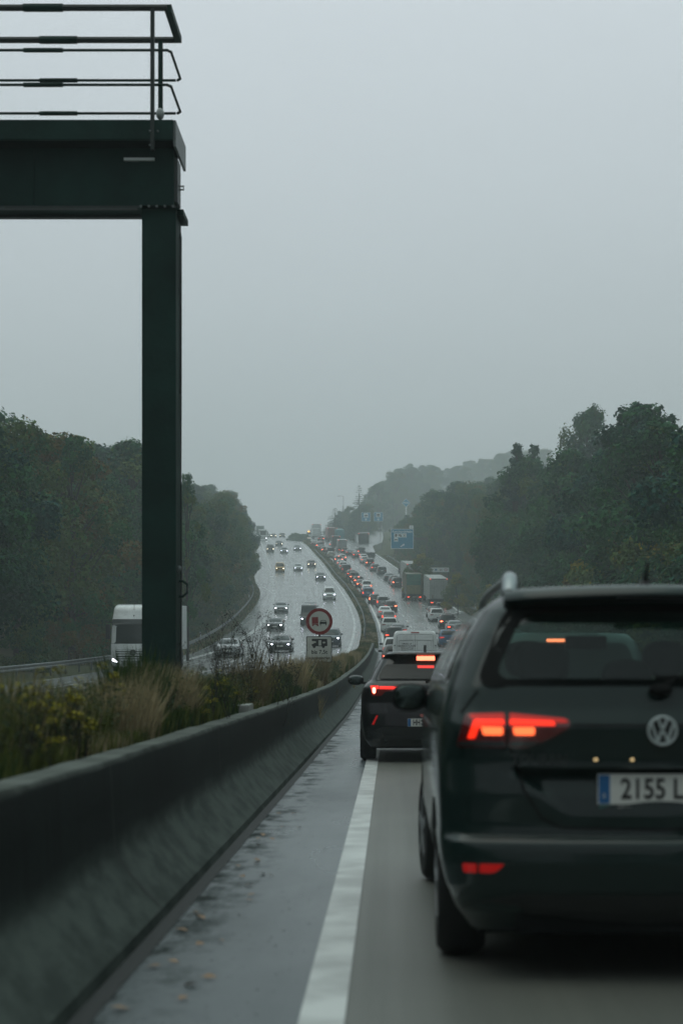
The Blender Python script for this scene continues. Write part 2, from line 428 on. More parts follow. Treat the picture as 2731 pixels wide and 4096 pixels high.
def pxline(name, pts, w, mat, dz=.007):
    P=[up(*p) for p in pts]; vs=[];fs=[]
    q=[]
    for i in range(len(P)-1):
        for k in range(4):
            t=k/4; q.append((P[i][0]*(1-t)+P[i+1][0]*t,P[i][1]*(1-t)+P[i+1][1]*t))
    q.append(P[-1])
    for i,(d,X) in enumerate(q):
        a=q[max(0,i-1)];b=q[min(len(q)-1,i+1)]
        tx,ty=b[1]-a[1],b[0]-a[0]; l=math.hypot(tx,ty) or 1; nx,ny=ty/l,-tx/l
        for s in (-1,1):
            vs.append((X+s*nx*w/2,d+s*ny*w/2,zr(d+s*ny*w/2)+dz))
    for i in range(len(q)-1): fs.append((2*i,2*i+1,2*i+3,2*i+2))
    MB().add(vs,fs,mat).build(name,kind='structure',fixn=False)
pxline('parking_bay_line',[(1102,2386),(1076.5,2362),(1046,2346.7),(1025.5,2334),(1015.3,2318.7),(1015,2285.5),(1012.8,2260),(1008.7,2242.6),(1004.9,2214),(1010.6,2187),(1052.7,2196.7)],.3,M_LINEF)
pxline('merge_line',[(1842,2447),(1777,2463)],.5,M_LINEF)
# exit ramp climbing to the service area
def ramp():
    P=[((1466,2200),(1500,2219),395),((1436,2182),(1490,2186),412),((1428,2168),(1528,2171),432),((1424,2150),(1532,2150),462),((1418,2138),(1531,2138),492),((1436,2127),(1529,2126.5),520)]
    rows=[]
    for (l,r,d) in P:
        rows.append(((l[0]-VX)/FS*d,(r[0]-VX)/FS*d,d,max(zr(d)+.03,CZ+(VY-(l[1]+r[1])/2)/FS*d)))
    vs=[];fs=[]
    for i,(a,b,d,z) in enumerate(rows):
        vs+=[(a,d,z),((a+b)/2,d,z),(b,d,z)]
    for i in range(len(rows)-1):
        for k in (0,1): fs.append((3*i+k,3*i+k+1,3*i+4+k,3*i+3+k))
    n=len(vs)
    # skirts down into the ground
    vs2=[(x,y,z-4) for x,y,z in vs]; vs+=vs2
    for i in range(len(rows)-1):
        fs.append((3*i,3*i+3,3*i+3+n,3*i+n)); fs.append((3*i+2,3*i+5,3*i+5+n,3*i+2+n))
    b=MB(); b.add(vs,fs,M_FAR); b.build('exit_ramp',kind='structure')
    return rows
RAMP=ramp()
# ------------------------------------------------------------------ concrete barrier beside our lane
def barrmat():
    m=bpy.data.materials.new('barrier_concrete'); nt,N,L=nodes_of(m); b=N['Principled BSDF']; uv=N.new('ShaderNodeUVMap')
    def noise(sc,det,rg=.6):
        mp=N.new('ShaderNodeMapping'); mp.inputs['Scale'].default_value=sc; L.new(uv.outputs[0],mp.inputs[0])
        n=N.new('ShaderNodeTexNoise'); n.inputs['Scale'].default_value=1; n.inputs['Detail'].default_value=det; n.inputs['Roughness'].default_value=rg; L.new(mp.outputs[0],n.inputs['Vector']); return n.outputs[0]
    def mr(x,a,b_,c=0,d_=1):
        r=N.new('ShaderNodeMapRange'); r.inputs[1].default_value=a; r.inputs[2].default_value=b_; r.inputs[3].default_value=c; r.inputs[4].default_value=d_; L.new(x,r.inputs[0]); return r.outputs[0]
    def mix(f,x,y,mode='MIX'):
        q=N.new('ShaderNodeMix'); q.data_type='RGBA'; q.blend_type=mode
        L.new(f,q.inputs[0]) if not isinstance(f,float) else setattr(q.inputs[0],'default_value',f)
        for k,v in ((6,x),(7,y)):
            if isinstance(v,tuple): q.inputs[k].default_value=(*v,1)
            else: L.new(v,q.inputs[k])
        return q.outputs[2]
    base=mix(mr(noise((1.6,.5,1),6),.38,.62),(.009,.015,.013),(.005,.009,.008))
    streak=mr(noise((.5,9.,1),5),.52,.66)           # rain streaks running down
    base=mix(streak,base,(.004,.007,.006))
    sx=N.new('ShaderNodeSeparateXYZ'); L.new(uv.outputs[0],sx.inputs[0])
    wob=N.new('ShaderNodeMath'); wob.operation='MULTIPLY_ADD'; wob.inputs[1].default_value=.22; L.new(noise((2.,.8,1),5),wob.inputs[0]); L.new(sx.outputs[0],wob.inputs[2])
    foot_light=mr(wob.outputs[0],.42,.56,1,0)             # painted light: sloping foot coloured paler than the near-black upper face
    base=mix(foot_light,base,mix(mr(noise((6.,2.2,1),6),.4,.6),(.078,.096,.085),(.040,.052,.046)))
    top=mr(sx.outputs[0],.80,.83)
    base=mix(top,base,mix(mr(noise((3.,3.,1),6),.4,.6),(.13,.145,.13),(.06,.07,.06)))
    L.new(base,b.inputs['Base Color']); b.inputs['Roughness'].default_value=.78; b.inputs['Specular IOR Level'].default_value=.12
    bp=N.new('ShaderNodeBump'); bp.inputs['Strength'].default_value=.5; bp.inputs['Distance'].default_value=.01; L.new(noise((30,30,1),5),bp.inputs['Height']); L.new(bp.outputs[0],b.inputs['Normal'])
    return m
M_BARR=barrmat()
M_TAR=principled('joint_tar',(.012,.014,.013),rough=.7)
def barrier():
    prof=[(.0,.0),(-.005,.06),(-.12,.18),(-.225,.31),(-.25,.37),(-.262,.60),(-.272,.80),(-.29,.835),(-.45,.835),(-.47,.81),(-.52,.40),(-.62,0)]
    ds=[x*.5 for x in range(-10,276)]
    rnd=random.Random(3)
    vs=[];fs=[]
    for d in ds:
        wob=.006*math.sin(d*1.7)+.008*math.sin(d*.61+1)
        for (x,z) in prof: vs.append((PL(d)+x+wob*(z>.3)*.7,d,zr(d)+z+(rnd.uniform(-.006,.006) if z>.7 else 0)))
    n=len(prof)
    for i in range(len(ds)-1):
        for k in range(n-1): fs.append((i*n+k,i*n+k+1,(i+1)*n+k+1,(i+1)*n+k))
    fs.append(tuple(range(n))); fs.append(tuple((len(ds)-1)*n+k for k in reversed(range(n))))
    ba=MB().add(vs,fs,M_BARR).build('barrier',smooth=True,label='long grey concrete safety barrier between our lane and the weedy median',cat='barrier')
    ul=ba.data.uv_layers.new(name='UVMap')
    for lp in ba.data.loops:
        k=lp.vertex_index; ul.data[lp.index].uv=(prof[k%n][1],ds[k//n])
    jt=None
    for q in range(0,24):
        d=3.3+q*5.6; pr=[(x+.0035,z) for x,z in prof[1:8]]
        vv=[]
        for x,z in pr: vv+=[(PL(d)+x,d-.008,zr(d)+z+.003),(PL(d)+x,d+.008,zr(d)+z+.003)]
        MB().add(vv,[(2*i,2*i+1,2*i+3,2*i+2) for i in range(len(pr)-1)],M_TAR).build('casting_joint',ba,fixn=False)
    ribbon('gutter_joint',lambda d:PL(d)+.002,lambda d:PL(d)+.085,.006,M_TAR,1,ds=[x for x in DS if -20<=x<=150],kind='structure')
barrier()
# ------------------------------------------------------------------ guard rails
M_GALV=principled('galvanised_steel',(.15,.17,.17),rough=.55,metal=.4,noise=.3,nscale=2)
def guardrail(name,f,d0,d1,label,side=1,step=4.,group=None):
    root=empty(name,(f(d0),d0,gz(d0,f(d0))),label=label,cat='guardrail',group=group)
    O=Vector(root.location)
    prof=[(0,.45),(.04,.49),(.04,.54),(0,.575),(0,.625),(.04,.66),(.04,.71),(0,.75)]
    ds=[]; d=d0
    while d<=d1: ds.append(d); d+=4
    vs=[];fs=[]
    for d in ds:
        for (x,z) in prof: vs.append((f(d)+x*side-O.x,d-O.y,gz(d,f(d))+z-O.z))
        for (x,z) in reversed(prof): vs.append((f(d)+(x-.012)*side-O.x,d-O.y,gz(d,f(d))+z-O.z))
    n=2*len(prof)
    for i in range(len(ds)-1):
        for k in range(n): fs.append((i*n+k,i*n+(k+1)%n,(i+1)*n+(k+1)%n,(i+1)*n+k))
    MB().add(vs,fs,M_GALV).build('rail',root,smooth=True)
    pm=None; d=d0; cnt=0
    while d<=d1 and cnt<98:
        if pm is None:
            pm=MB().box(-.05,.05,-.03,.03,-.1,.72,M_GALV,ch=.008).mesh('post')
        o=bpy.data.objects.new('post',pm); COL.objects.link(o); o.parent=root
        o.location=(f(d)-.1*side-O.x,d-O.y,gz(d,f(d))-O.z); d+=step; cnt+=1
    return root
guardrail('guardrail',lambda d:LE(d)-1.0,40,410,'galvanised guardrail along the far left verge below the wood',1,4.)
guardrail('guardrail',lambda d:RE(d)+1.1,120,392,'galvanised guardrail along the right verge below the wood, right of the lorries',-1,4.)
guardrail('guardrail',lambda d:LI(d)+1.15,165,420,'low guardrail in the median grass beside the oncoming lanes',-1,4.)
# ------------------------------------------------------------------ shared vehicle materials
M_TYRE=principled('tyre_rubber',(.012,.013,.013),rough=.7,spec=.3,bump=.2,bscale=30)
M_RIM=principled('alloy_rim',(.28,.29,.30),rough=.35,metal=.8)
M_BLACK=principled('black_plastic',(.012,.014,.014),rough=.6)
M_GLASSD=principled('dark_car_glass',(.010,.015,.015),rough=.10,spec=.28)
M_SEAL=principled('black_seal',(.006,.007,.007),rough=.8,spec=.2)
M_CHROME=principled('chrome',(.55,.57,.58),rough=.15,metal=1)
M_PLATE=principled('number_plate_white',(.78,.78,.74),rough=.35)
M_PLATEINK=principled('number_plate_ink',(.02,.02,.02),rough=.5)
M_EUBLUE=principled('plate_band_blue',(.02,.14,.36),rough=.4)
M_TLOFF=principled('tail_light_red_unlit',(.22,.012,.012),rough=.15,coat=1)
M_TLDIM=emis('tail_light_red_dim',(1,.06,.035),.6,base=(.3,.02,.02))
M_TLON=emis('tail_light_red_lit',(1,.085,.035),3.6,base=(.4,.02,.02))
M_BRAKE=emis('brake_light_lit',(1,.16,.07),9.,base=(.5,.03,.02))
M_BRAKEHOT=emis('brake_light_core',(1,.36,.22),9.,base=(.6,.1,.06))
M_AMBER=emis('amber_lamp',(1,.42,.05),14.)
M_HEAD=emis('headlight_white',(.92,.94,1.),18.,base=(.8,.8,.8))
M_HEADC=emis('headlight_blue_white',(.78,.80,1.),19.,base=(.8,.8,.8))
M_HEADY=emis('headlight_warm',(1,.86,.62),12.,base=(.8,.8,.7))
M_HEADOFF=principled('headlight_glass_unlit',(.30,.33,.34),rough=.1,coat=1)
M_UNDER=principled('underbody_black',(.006,.007,.007),rough=.85,spec=.1)
PAINTS={'black':(.010,.012,.013),'graphite':(.028,.033,.036),'grey':(.085,.095,.10),'silver':(.30,.32,.33),'white':(.76,.79,.79),'pearl':(.56,.60,.60),
 'blue':(.012,.085,.19),'teal':(.03,.22,.25),'darkblue':(.010,.020,.045),'maroon':(.085,.012,.014),'brown':(.10,.05,.025),'yellow':(.52,.30,.045),'beige':(.32,.29,.22),
 'truckgrey':(.36,.38,.365),'green':(.03,.10,.075),'olive':(.10,.095,.05),'fadedred':(.23,.07,.065)}
# shell rows: z, half width, rear y, front y measured back from the length, crown rear, crown front, corner rear, corner front
def K(L,W,H,rows,**k): return dict(L=L,W=W,H=H,rows=rows,**k)
def rowsfor(kind,L,w,H):
    b=[(.20,w-.10,.22,.30),(.28,w-.03,.07,.10),(.42,w,.0,.0),(.60,w,.01,.0),(.72,w,.03,.05)]
    if kind=='hatch': t=[(.86,w-.005,.05,.16),(.93,w-.02,.07,.40),(.98,w-.05,.10,1.05),(1.18,w-.13,.26,1.40),(H-.11,w-.235,.42,1.80),(H-.03,w-.32,.52,2.1)]
    elif kind=='suv': t=[(.90,w-.003,.03,.12),(1.02,w-.015,.05,.35),(1.08,w-.04,.08,1.05),(1.32,w-.12,.22,1.35),(H-.11,w-.215,.36,1.72),(H-.03,w-.29,.44,2.0)]
    elif kind=='estate': t=[(.86,w-.005,.05,.16),(.93,w-.02,.07,.42),(.99,w-.05,.10,1.15),(1.18,w-.13,.30,1.50),(H-.10,w-.235,.52,1.95),(H-.03,w-.31,.62,2.2)]
    elif kind=='sedan': t=[(.86,w-.008,.03,.14),(.95,w-.04,.06,.45),(1.0,w-.08,.42,1.15),(1.18,w-.17,.82,1.52),(H-.10,w-.27,1.18,1.95),(H-.03,w-.34,1.45,2.2)]
    elif kind=='minivan': t=[(.92,w-.003,.04,.12),(1.03,w-.015,.05,.30),(1.08,w-.03,.06,.72),(1.32,w-.09,.13,1.05),(H-.11,w-.18,.24,1.5),(H-.03,w-.26,.32,1.8)]
    elif kind=='van': t=[(.92,w,.02,.08),(1.08,w-.005,.03,.22),(1.15,w-.01,.03,.60),(1.5,w-.06,.06,.95),(H-.14,w-.13,.10,1.35),(H-.03,w-.22,.16,1.6)]
    rows=[]
    for (z,ww,r,f) in b+t:
        u=(z-.2)/(H-.2)
        rows.append((z,ww,r,f,.05+.07*u,.14+.05*u,.10 if z<1 else .13,.24 if z<1 else .2))
    return rows
class Shell:
    def __init__(s,L,rows,H,taper=.05,extra=None,dome=.03):
        s.L=L; s.rows=rows; s.H=H; s.tp=taper; s.extra=extra; s.dome=dome
    def prof(s,z):
        R=s.rows
        if z<=R[0][0]: return R[0][1:]
        for i in range(1,len(R)):
            if z<=R[i][0]:
                a,b=R[i-1],R[i]; t=(z-a[0])/(b[0]-a[0]); return tuple(a[k]+(b[k]-a[k])*t for k in range(1,8))
        return R[-1][1:]
    def sx(s,y): 
        q=(y-s.L/2)/(s.L/2); return 1-s.tp*abs(q)**3.5
    def rear(s,x,z,off=0.):
        w,r,f,cr,cf,kr,kf=s.prof(z); ax=min(abs(x),w)
        y=r+cr*(ax/w)**2; t=ax-(w-kr)
        if t>0: y+=kr-math.sqrt(max(0,kr*kr-t*t))
        if s.extra: y+=s.extra(x,z)
        return (x*s.sx(y),y-off,z)
    def front(s,x,z,off=0.):
        w,r,f,cr,cf,kr,kf=s.prof(z); ax=min(abs(x),w)
        y=s.L-f-cf*(ax/w)**2; t=ax-(w-kf)
        if t>0: y-=kf-math.sqrt(max(0,kf*kf-t*t))
        return (x*s.sx(y),y+off,z+off*.5*(z>.9))
    def side(s,y,z,sg,off=0.):
        w=s.prof(z)[0]; return (sg*(w*s.sx(y)+off),y,z)
    def build(s,zs,nx=6,nc=4,ns=6,mat=None,cut=None,mb=None):
        vs=[];fs=[]
        def half(z):
            w,r,f,cr,cf,kr,kf=s.prof(z); P=[]
            for i in range(nx): P.append(s.rear((w-kr)*i/nx,z))
            for i in range(nc+1):
                th=PI/2*i/nc; x=w-kr+kr*math.sin(th); P.append(s.rear(x if i<nc else w,z))
            y0=P[-1][1]; y1=s.L-f-cf-kf
            for i in range(1,ns): 
                y=y0+(y1-y0)*i/ns; P.append((w*s.sx(y),y,z))
            for i in range(nc+1):
                th=PI/2*(nc-i)/nc; x=w-kf+kf*math.sin(th); P.append(s.front(min(x,w),z))
            for i in range(nx-1,-1,-1): P.append(s.front((w-kf)*i/nx,z))
            return P
        for z in zs:
            h=half(z); loop=h+[(-x,y,zz) for (x,y,zz) in reversed(h[1:-1])]
            vs+=loop
        n=len(loop)
        for j in range(len(zs)-1):
            for i in range(n):
                i2=(i+1)%n; f=(j*n+i,j*n+i2,(j+1)*n+i2,(j+1)*n+i)
                if cut:
                    c=[sum(vs[k][q] for k in f)/4 for q in range(3)]
                    if cut(c): continue
                fs.append(f)
        # roof dome
        top=vs[-n:]; cx=0; cy=sum(p[1] for p in top)/n; zt=zs[-1]; base=len(vs)-n; R=[.86,.6,.3]
        for q in R:
            vs+=[(p[0]*q,cy+(p[1]-cy)*q,zt+s.dome*(1-q*q)) for p in top]
        vs.append((0,cy,zt+s.dome)); ci=len(vs)-1
        for j in range(len(R)):
            for i in range(n):
                i2=(i+1)%n; fs.append((base+j*n+i,base+j*n+i2,base+(j+1)*n+i2,base+(j+1)*n+i))
        for i in range(n): fs.append((base+len(R)*n+i,base+len(R)*n+(i+1)%n,ci))
        # floor
        b=vs[:n]; vs.append((0,cy,zs[0])); k=len(vs)-1
        for i in range(n): fs.append((i,(i+1)%n,k))
        m=mb or MB(); m.add(vs,fs,mat); return m
def patch(mb,outline,surf,mat,off=.006,step=.2,rings=2,deep=.02):
    P=resamp(outline,step); n=len(P); cx=sum(p[0] for p in P)/n; cz=sum(p[1] for p in P)/n
    vs=[];fs=[]
    vs+=[surf(p[0],p[1],off-deep) for p in P]
    for r in range(rings+1):
        q=1-r/(rings+1)
        vs+=[surf(cx+(p[0]-cx)*q,cz+(p[1]-cz)*q,off) for p in P]
    vs.append(surf(cx,cz,off)); c=len(vs)-1
    for j in range(rings+1):
        for i in range(n): fs.append((j*n+i,j*n+(i+1)%n,(j+1)*n+(i+1)%n,(j+1)*n+i))
    j=rings+1
    for i in range(n): fs.append((j*n+i,j*n+(i+1)%n,c))
    mb.add(vs,fs,mat); return mb
def ringpatch(mb,outer,inner,surf,mat,off=.004):
    n=len(outer); assert n==len(inner)
    vs=[surf(*p,-.01) for p in outer]+[surf(*p,off) for p in outer]+[surf(*p,off) for p in inner]+[surf(*p,-.012) for p in inner]; fs=[]
    for j in range(3):
        for i in range(n): fs.append((j*n+i,j*n+(i+1)%n,(j+1)*n+(i+1)%n,(j+1)*n+i))
    mb.add(vs,fs,mat); return mb
def wheel(parent,x,y,r=.33,w=.21,rz=0.,lowres=True):
    key=('wheel',round(r,3),round(w,3),lowres)
    if key not in KIDS:
        n=20 if lowres else 40
        t=MB(); t.lathe([(-w/2,r*.62),(-w/2,r*.9),(-w/2+.03,r*.985),(-w*.2,r),(w*.2,r),(w/2-.03,r*.985),(w/2,r*.9),(w/2,r*.62)],n,M_TYRE)
        q=MB(); q.lathe([(-w/2+.02,r*.66),(-w/2+.005,r*.62),(w/2-.005,r*.62),(w/2-.02,r*.66)],n,M_BLACK)
        for sg in (-1,1):
            for k in range(5):
                T=Matrix.Rotation(2*PI*k/5,4,'X'); q.box(sg*(w/2-.004)-.008,sg*(w/2-.004)+.008,-.03,.03,.03,r*.6,M_RIM,T)
            q.lathe([(sg*(w/2-.014),.07),(sg*(w/2+.006),.06)],12,M_RIM)
        KIDS[key]=(t.mesh('wheel',True),q.mesh('rim',True))
    a,b=KIDS[key]
    o=bpy.data.objects.new('wheel',a); COL.objects.link(o); o.parent=parent; o.location=(x,y,r); o.rotation_euler=(0,0,rz)
    p=bpy.data.objects.new('rim',b); COL.objects.link(p); p.parent=o
    return o
DIM={'hatch':(4.2,.90,1.47),'suv':(4.55,.93,1.66),'sedan':(4.75,.91,1.43),'estate':(4.7,.91,1.47),'minivan':(4.5,.91,1.65),'van':(5.1,.97,1.95)}
def mirror(mb,x,y,z,sg,mat,s=1.):
    mb.ell((x+sg*.12*s,y,z),(.115*s,.06*s,.075*s),mat,12,8,p=.8)
    mb.box(min(x-.03*sg,x+.06*sg),max(x-.03*sg,x+.06*sg),y-.02,y+.03,z-.06,z-.02,mat)
def make_car(root,kind,col,view,lit,tl=0,L=None,W=None,H=None):
    """parts of an everyday car; view 'rear' or 'front' picks the end that gets the detail"""
    dL,dW,dH=DIM[kind]; L=L or dL; w=W or dW; H=H or dH
    sh=Shell(L,rowsfor(kind,L,w,H),H)
    P=paint(col,PAINTS[col]); R=sh.rows
    zs=[]; 
    for i in range(len(R)-1):
        k=2 if R[i+1][0]-R[i][0]>.12 else 1
        for j in range(k): zs.append(R[i][0]+(R[i+1][0]-R[i][0])*j/k)
    zs.append(R[-1][0])
    sh.build(zs,5,4,8,P).build('body',root,smooth=True)
    zb=R[7][0]+.02 if kind!='sedan' else 1.02; zt=H-.12; wb=sh.prof(zb)[0]; wt=sh.prof(zt)[0]
    gm=M_GLASSD
    inr=.10; 
    # rear and front glass
    if kind=='van': ro=rpoly([(-wb+.2,zb+.12),(wb-.2,zb+.12),(wt-.12,zt-.06),(-wt+.12,zt-.06)],.05)
    else: ro=rpoly([(-wb+.13,zb+.02),(wb-.13,zb+.02),(wt-.12,zt),(-wt+.12,zt)],.06)
    if not(kind=='van' and view=='front'): patch(MB(),ro,sh.rear,gm,.008).build('rear_window',root,smooth=True)
    fo=rpoly([(-wb+.10,zb),(wb-.10,zb),(wt-.08,zt+.02),(-wt+.08,zt+.02)],.05)
    patch(MB(),fo,sh.front,gm,.010,.15,3,.02).build('windscreen',root,smooth=True)
    for sg in (-1,1):
        yr=sh.prof(zb)[1]+.35; yf=L-sh.prof(zb)[2]-.38; yr2=sh.prof(zt)[1]+.38; yf2=L-sh.prof(zt)[2]-.36
        if kind=='van' and view!='front' : yr=yr2=L-2.5
        b=MB(); ym=(yr+yf)/2
        patch(b,rpoly([(yr,zb+.02),(ym-.04,zb+.02),(ym-.04,zt-.02),(yr2,zt-.02)],.05),lambda y,z,o:sh.side(y,z,sg,o),gm,.006)
        patch(b,rpoly([(ym+.04,zb+.02),(yf,zb+.02),(yf2,zt-.02),(ym+.04,zt-.02)],.05),lambda y,z,o:sh.side(y,z,sg,o),gm,.006)
        b.build('side_window',root,smooth=True)
        m=MB(); mirror(m,sg*(w-.05),L-sh.prof(zb)[2]-.55,zb+.06,sg,P if random.random()<.6 else M_BLACK); m.build('wing_mirror',root,smooth=True)
    # wheels and dark arches
    rw=.33 if kind not in('suv','van') else .355
    u=MB(); u.box(-w+.14,w-.14,.35,L-.4,.16,.30,M_UNDER)
    for y in (.80,L-.86):
        for sg in (-1,1):
            pts=[(y+(rw+.055)*math.cos(PI*k/14),rw+(rw+.055)*math.sin(PI*k/14)) for k in range(15)]+[(y-rw-.055,.2),(y+rw+.055,.2)]
            patch(u,pts,lambda yy,z,o:sh.side(yy,z,sg,o),M_UNDER,.004,1.,1,.015)
            wheel(root,sg*(w*sh.sx(y)-.095),y,rw,.21)
    u.build('underbody',root)
    if view=='rear':
        z0=.78 if kind in('hatch','sedan','estate') else .86
        if kind=='van': z0=.95
        ww=sh.prof(z0)[0]
        st={0:[(.40,-.07),(.40,.06),(.01,.10),(.0,-.05),(.08,-.10)],1:[(.20,-.16),(.17,.20),(.02,.24),(.0,-.10)],2:[(.46,.0),(.44,.07),(.0,.10),(.0,-.06),(.2,-.04)]}[tl if kind!='van' else 1]
        on=M_TLON if lit in('on','brake','left','right') else (M_TLDIM if lit=='dim' else M_TLOFF)
        for sg in (-1,1):
            o=[(sg*(ww-.02-a),z0+b) for a,b in st]
            t=patch(MB(),rpoly(o,.02,2),sh.rear,M_TLOFF if on is M_TLOFF else M_TLDIM,.012,.12,1).build('tail_light',root,smooth=True)
            if on is not M_TLOFF:
                cx=sum(p[0] for p in o)/len(o); cz=sum(p[1] for p in o)/len(o)
                mm=on
                if lit=='left': mm=M_BRAKE if sg<0 else M_TLDIM
                if lit=='right': mm=M_BRAKE if sg>0 else M_TLDIM
                if lit=='brake': mm=M_BRAKE
                patch(MB(),rpoly([(cx+(p[0]-cx)*.62,cz+(p[1]-cz)*.62) for p in o],.02,2),sh.rear,mm,.018,.12,1).build('lamp',t,smooth=True)
        if lit in('brake','left','right','third'):
            patch(MB(),rpoly([(-.17,H-.11),(.17,H-.11),(.17,H-.08),(-.17,H-.08)],.01,1),sh.rear,M_BRAKE if lit in('brake','third') else M_TLOFF,.03,.2,1,.06).build('brake_light',root)
        pz=.86 if kind in('suv','minivan') and tl!=2 else (.60 if tl==2 else .74)
        if kind=='van': pz=.62
        patch(MB(),[(-.26,pz-.055),(.26,pz-.055),(.26,pz+.055),(-.26,pz+.055)],sh.rear,M_PLATE,.016,.3,0,.03).build('number_plate',root)
        patch(MB(),rpoly([(-w+.12,.22),(w-.12,.22),(w-.03,.43),(-w+.03,.43)],.05),sh.rear,M_BLACK,.008,.12,1).build('bumper',root,smooth=True)
    else:
        z0=.70 if kind in('hatch','sedan','estate') else .84
        ww=sh.prof(z0)[0]
        hm={'cool':M_HEADC,'warm':M_HEADY,'white':M_HEAD}.get(lit)
        for sg in (-1,1):
            o=[(sg*(ww-.05),z0-.03),(sg*(ww-.38),z0-.06),(sg*(ww-.40),z0+.01),(sg*(ww-.06),z0+.10)]
            t=patch(MB(),rpoly(o,.02,2),sh.front,M_HEADOFF,.012,.12,1).build('headlight',root,smooth=True)
            if hm:
                cx=sg*(ww-.2); q=[(cx+.075*math.cos(a*PI/5),z0+.0+.045*math.sin(a*PI/5)) for a in range(10)]
                patch(MB(),q,sh.front,hm,.022,.5,0).build('lamp',t)
        patch(MB(),rpoly([(-.42,z0-.14),(.42,z0-.14),(.46,z0+.04),(-.46,z0+.04)],.05),sh.front,M_BLACK,.010,.12,1).build('grille',root,smooth=True)
        patch(MB(),rpoly([(-w+.2,.24),(w-.2,.24),(w-.1,.42),(-w+.1,.42)],.05),sh.front,M_BLACK,.010,.12,1).build('bumper',root,smooth=True)
        patch(MB(),[(-.26,.50),(.26,.50),(.26,.61),(-.26,.61)],sh.front,M_PLATE,.02,.3,0,.04).build('number_plate',root)
    return sh
PROTO={}
def pose(root,d,X,fwd=True,L=4.5,yaw=0.,head=None):
    """stand a vehicle on the road; d is the distance of the end that faces the camera"""
    s=math.atan(slope(d+L/2)); h=(PL(d+L)-PL(d))/L if head is None else head
    a=math.atan(h)
    if fwd: root.location=(X,d,zr(d)); root.rotation_euler=(s,0,-a+yaw)
    else:
        y=d+L; root.location=(X+h*L,y,zr(y)+.0); root.rotation_euler=(-s,0,PI-a+yaw)
def car(name,kind,col,view,lit,sx,sy,label,cat='car',group=None,tl=0,dd=None,yaw=0.,**kw):
    key=(kind,col,view,lit,tl,tuple(sorted(kw.items())))
    if dd is None: d,X=up(sx,sy)
    else: d=dd; X=(sx-VX)/FS*d
    if view=='front': d+=.3
    if key in PROTO:
        root=copy_tree(*PROTO[key]); root.name=name
    else:
        root=empty(name); make_car(root,kind,col,view,lit,tl,**kw)
        bp={}
        for o in COL.objects:
            if o.parent: bp.setdefault(o.parent.name,[]).append(o)
        PROTO[key]=(root,[(p,bp.get(p.name,[])) for p in bp.get(root.name,[])])
    root['label']=label; root['category']=cat
    if group: root['group']=group
    elif 'group' in root: del root['group']
    L=kw.get('L') or DIM[kind][0]
    hf=(PL(d+L)-PL(d))/L if view=='rear' else (LI(d+L)-LI(d))/L
    pose(root,d,X,view=='rear',L,yaw,hf)
    return root
GQ='cars queuing uphill in our left lane'; GR='cars queuing in our right lane'; GO='vehicles coming down the opposite carriageway'
def Z(ox,oy,s): return lambda x,y:(ox+x/s,oy+y/s)
z5=Z(1450,2420,3.484); z4=Z(1400,2300,5.2267); z3=Z(1250,2200,5.2267); z2=Z(1180,2060,4.126); z8=Z(1500,2080,3.92); z6=Z(1000,2260,3.92); z1=Z(980,2080,5.2267); z7=Z(700,2450,2.24)
def q(name,kind,col,lit,zz,x,y,label,cat='car',group=GQ,tl=0,dd=None,view='rear',**kw):
    s=zz(x,y); return car(name,kind,col,view,lit,s[0],s[1],label,cat,group,tl,dd,**kw)
# left lane of our carriageway, near to far
q('car','hatch','black','left',z5,475,0,'black hatchback mostly hidden behind the left side of the white van',dd=99)
q('suv','suv','white','on',z5,455,0,'white car peeping out just left of the white van with a red tail light',dd=118,tl=2)
q('suv','suv','graphite','on',z5,440,0,'dark grey car with curved red light strip right behind the white van roof',dd=158,tl=2)
q('car','sedan','black','dim',z5,497,0,'black saloon half hidden at the right of the dark grey car above the white van',dd=172)
q('suv','suv','white','off',z5,378,0,'white SUV with unlit dark lights in the left queue above the dark grey car',dd=184,tl=2)
q('car','estate','silver','on',z4,808,0,'silver estate with upright red tail lights in the left queue, below the white estate',dd=205,tl=1)
q('car','sedan','white','dim',z4,728,905,'white fastback with a thin red light band in the left queue',tl=2,dd=217)
q('car','hatch','black','right',z4,850,790,'dark hatchback with only its right red light showing, beside the silver SUV',dd=231)
q('suv','suv','silver','on',z4,685,735,'silver SUV with a red left light below the black car in the left queue',tl=1,dd=239)
q('car','hatch','black','left',z4,515,630,'black hatchback with shiny bumper just below the blue car of the left queue',tl=1,dd=248)
q('car','suv','blue','on',z4,375,508,'petrol blue small SUV with round red lights in the left queue',tl=1,dd=262)
q('car','hatch','white','on',z4,352,400,'white hatchback with dark glass roof right above the blue car of the left queue',tl=1,dd=272)
q('car','suv','white','right',z4,350,310,'white hatchback with lit right tail light, second above the petrol blue car',tl=0,dd=283)
q('car','sedan','black','left',z4,240,288,'black saloon with a twin left red light in the left queue',dd=290)
q('car','hatch','graphite','brake',z3,965,725,'dark hatchback with three bright brake lights in the left queue',dd=301)
q('suv','suv','black','left',z3,875,640,'black SUV with a bright orange-red left light in the left queue',dd=312)
q('car','estate','maroon','on',z3,815,550,'dark red estate with two wide dim red lights in the left queue',dd=324)
q('van','van','black','dim',z3,710,470,'tall black van with a pale number plate in the left queue','van',dd=337,H=1.9,L=4.8)
q('car','suv','white','dim',z3,645,365,'white car squeezed behind the black van of the left queue',dd=350)
q('car','hatch','white','on',z3,597,303,'white hatchback with round red light, third above the black van of the left queue',tl=1,dd=360)
q('minivan','minivan','silver','brake',z3,545,222,'silver people carrier with two bright lights and a high brake light in the left queue',tl=1,dd=372)
q('car','hatch','pearl','right',z3,625,200,'pale car at the right shoulder of the silver people carrier',dd=381)
q('car','estate','beige','off',z2,600,680,'beige grey estate with unlit rear in the left queue far up the hill',dd=391)
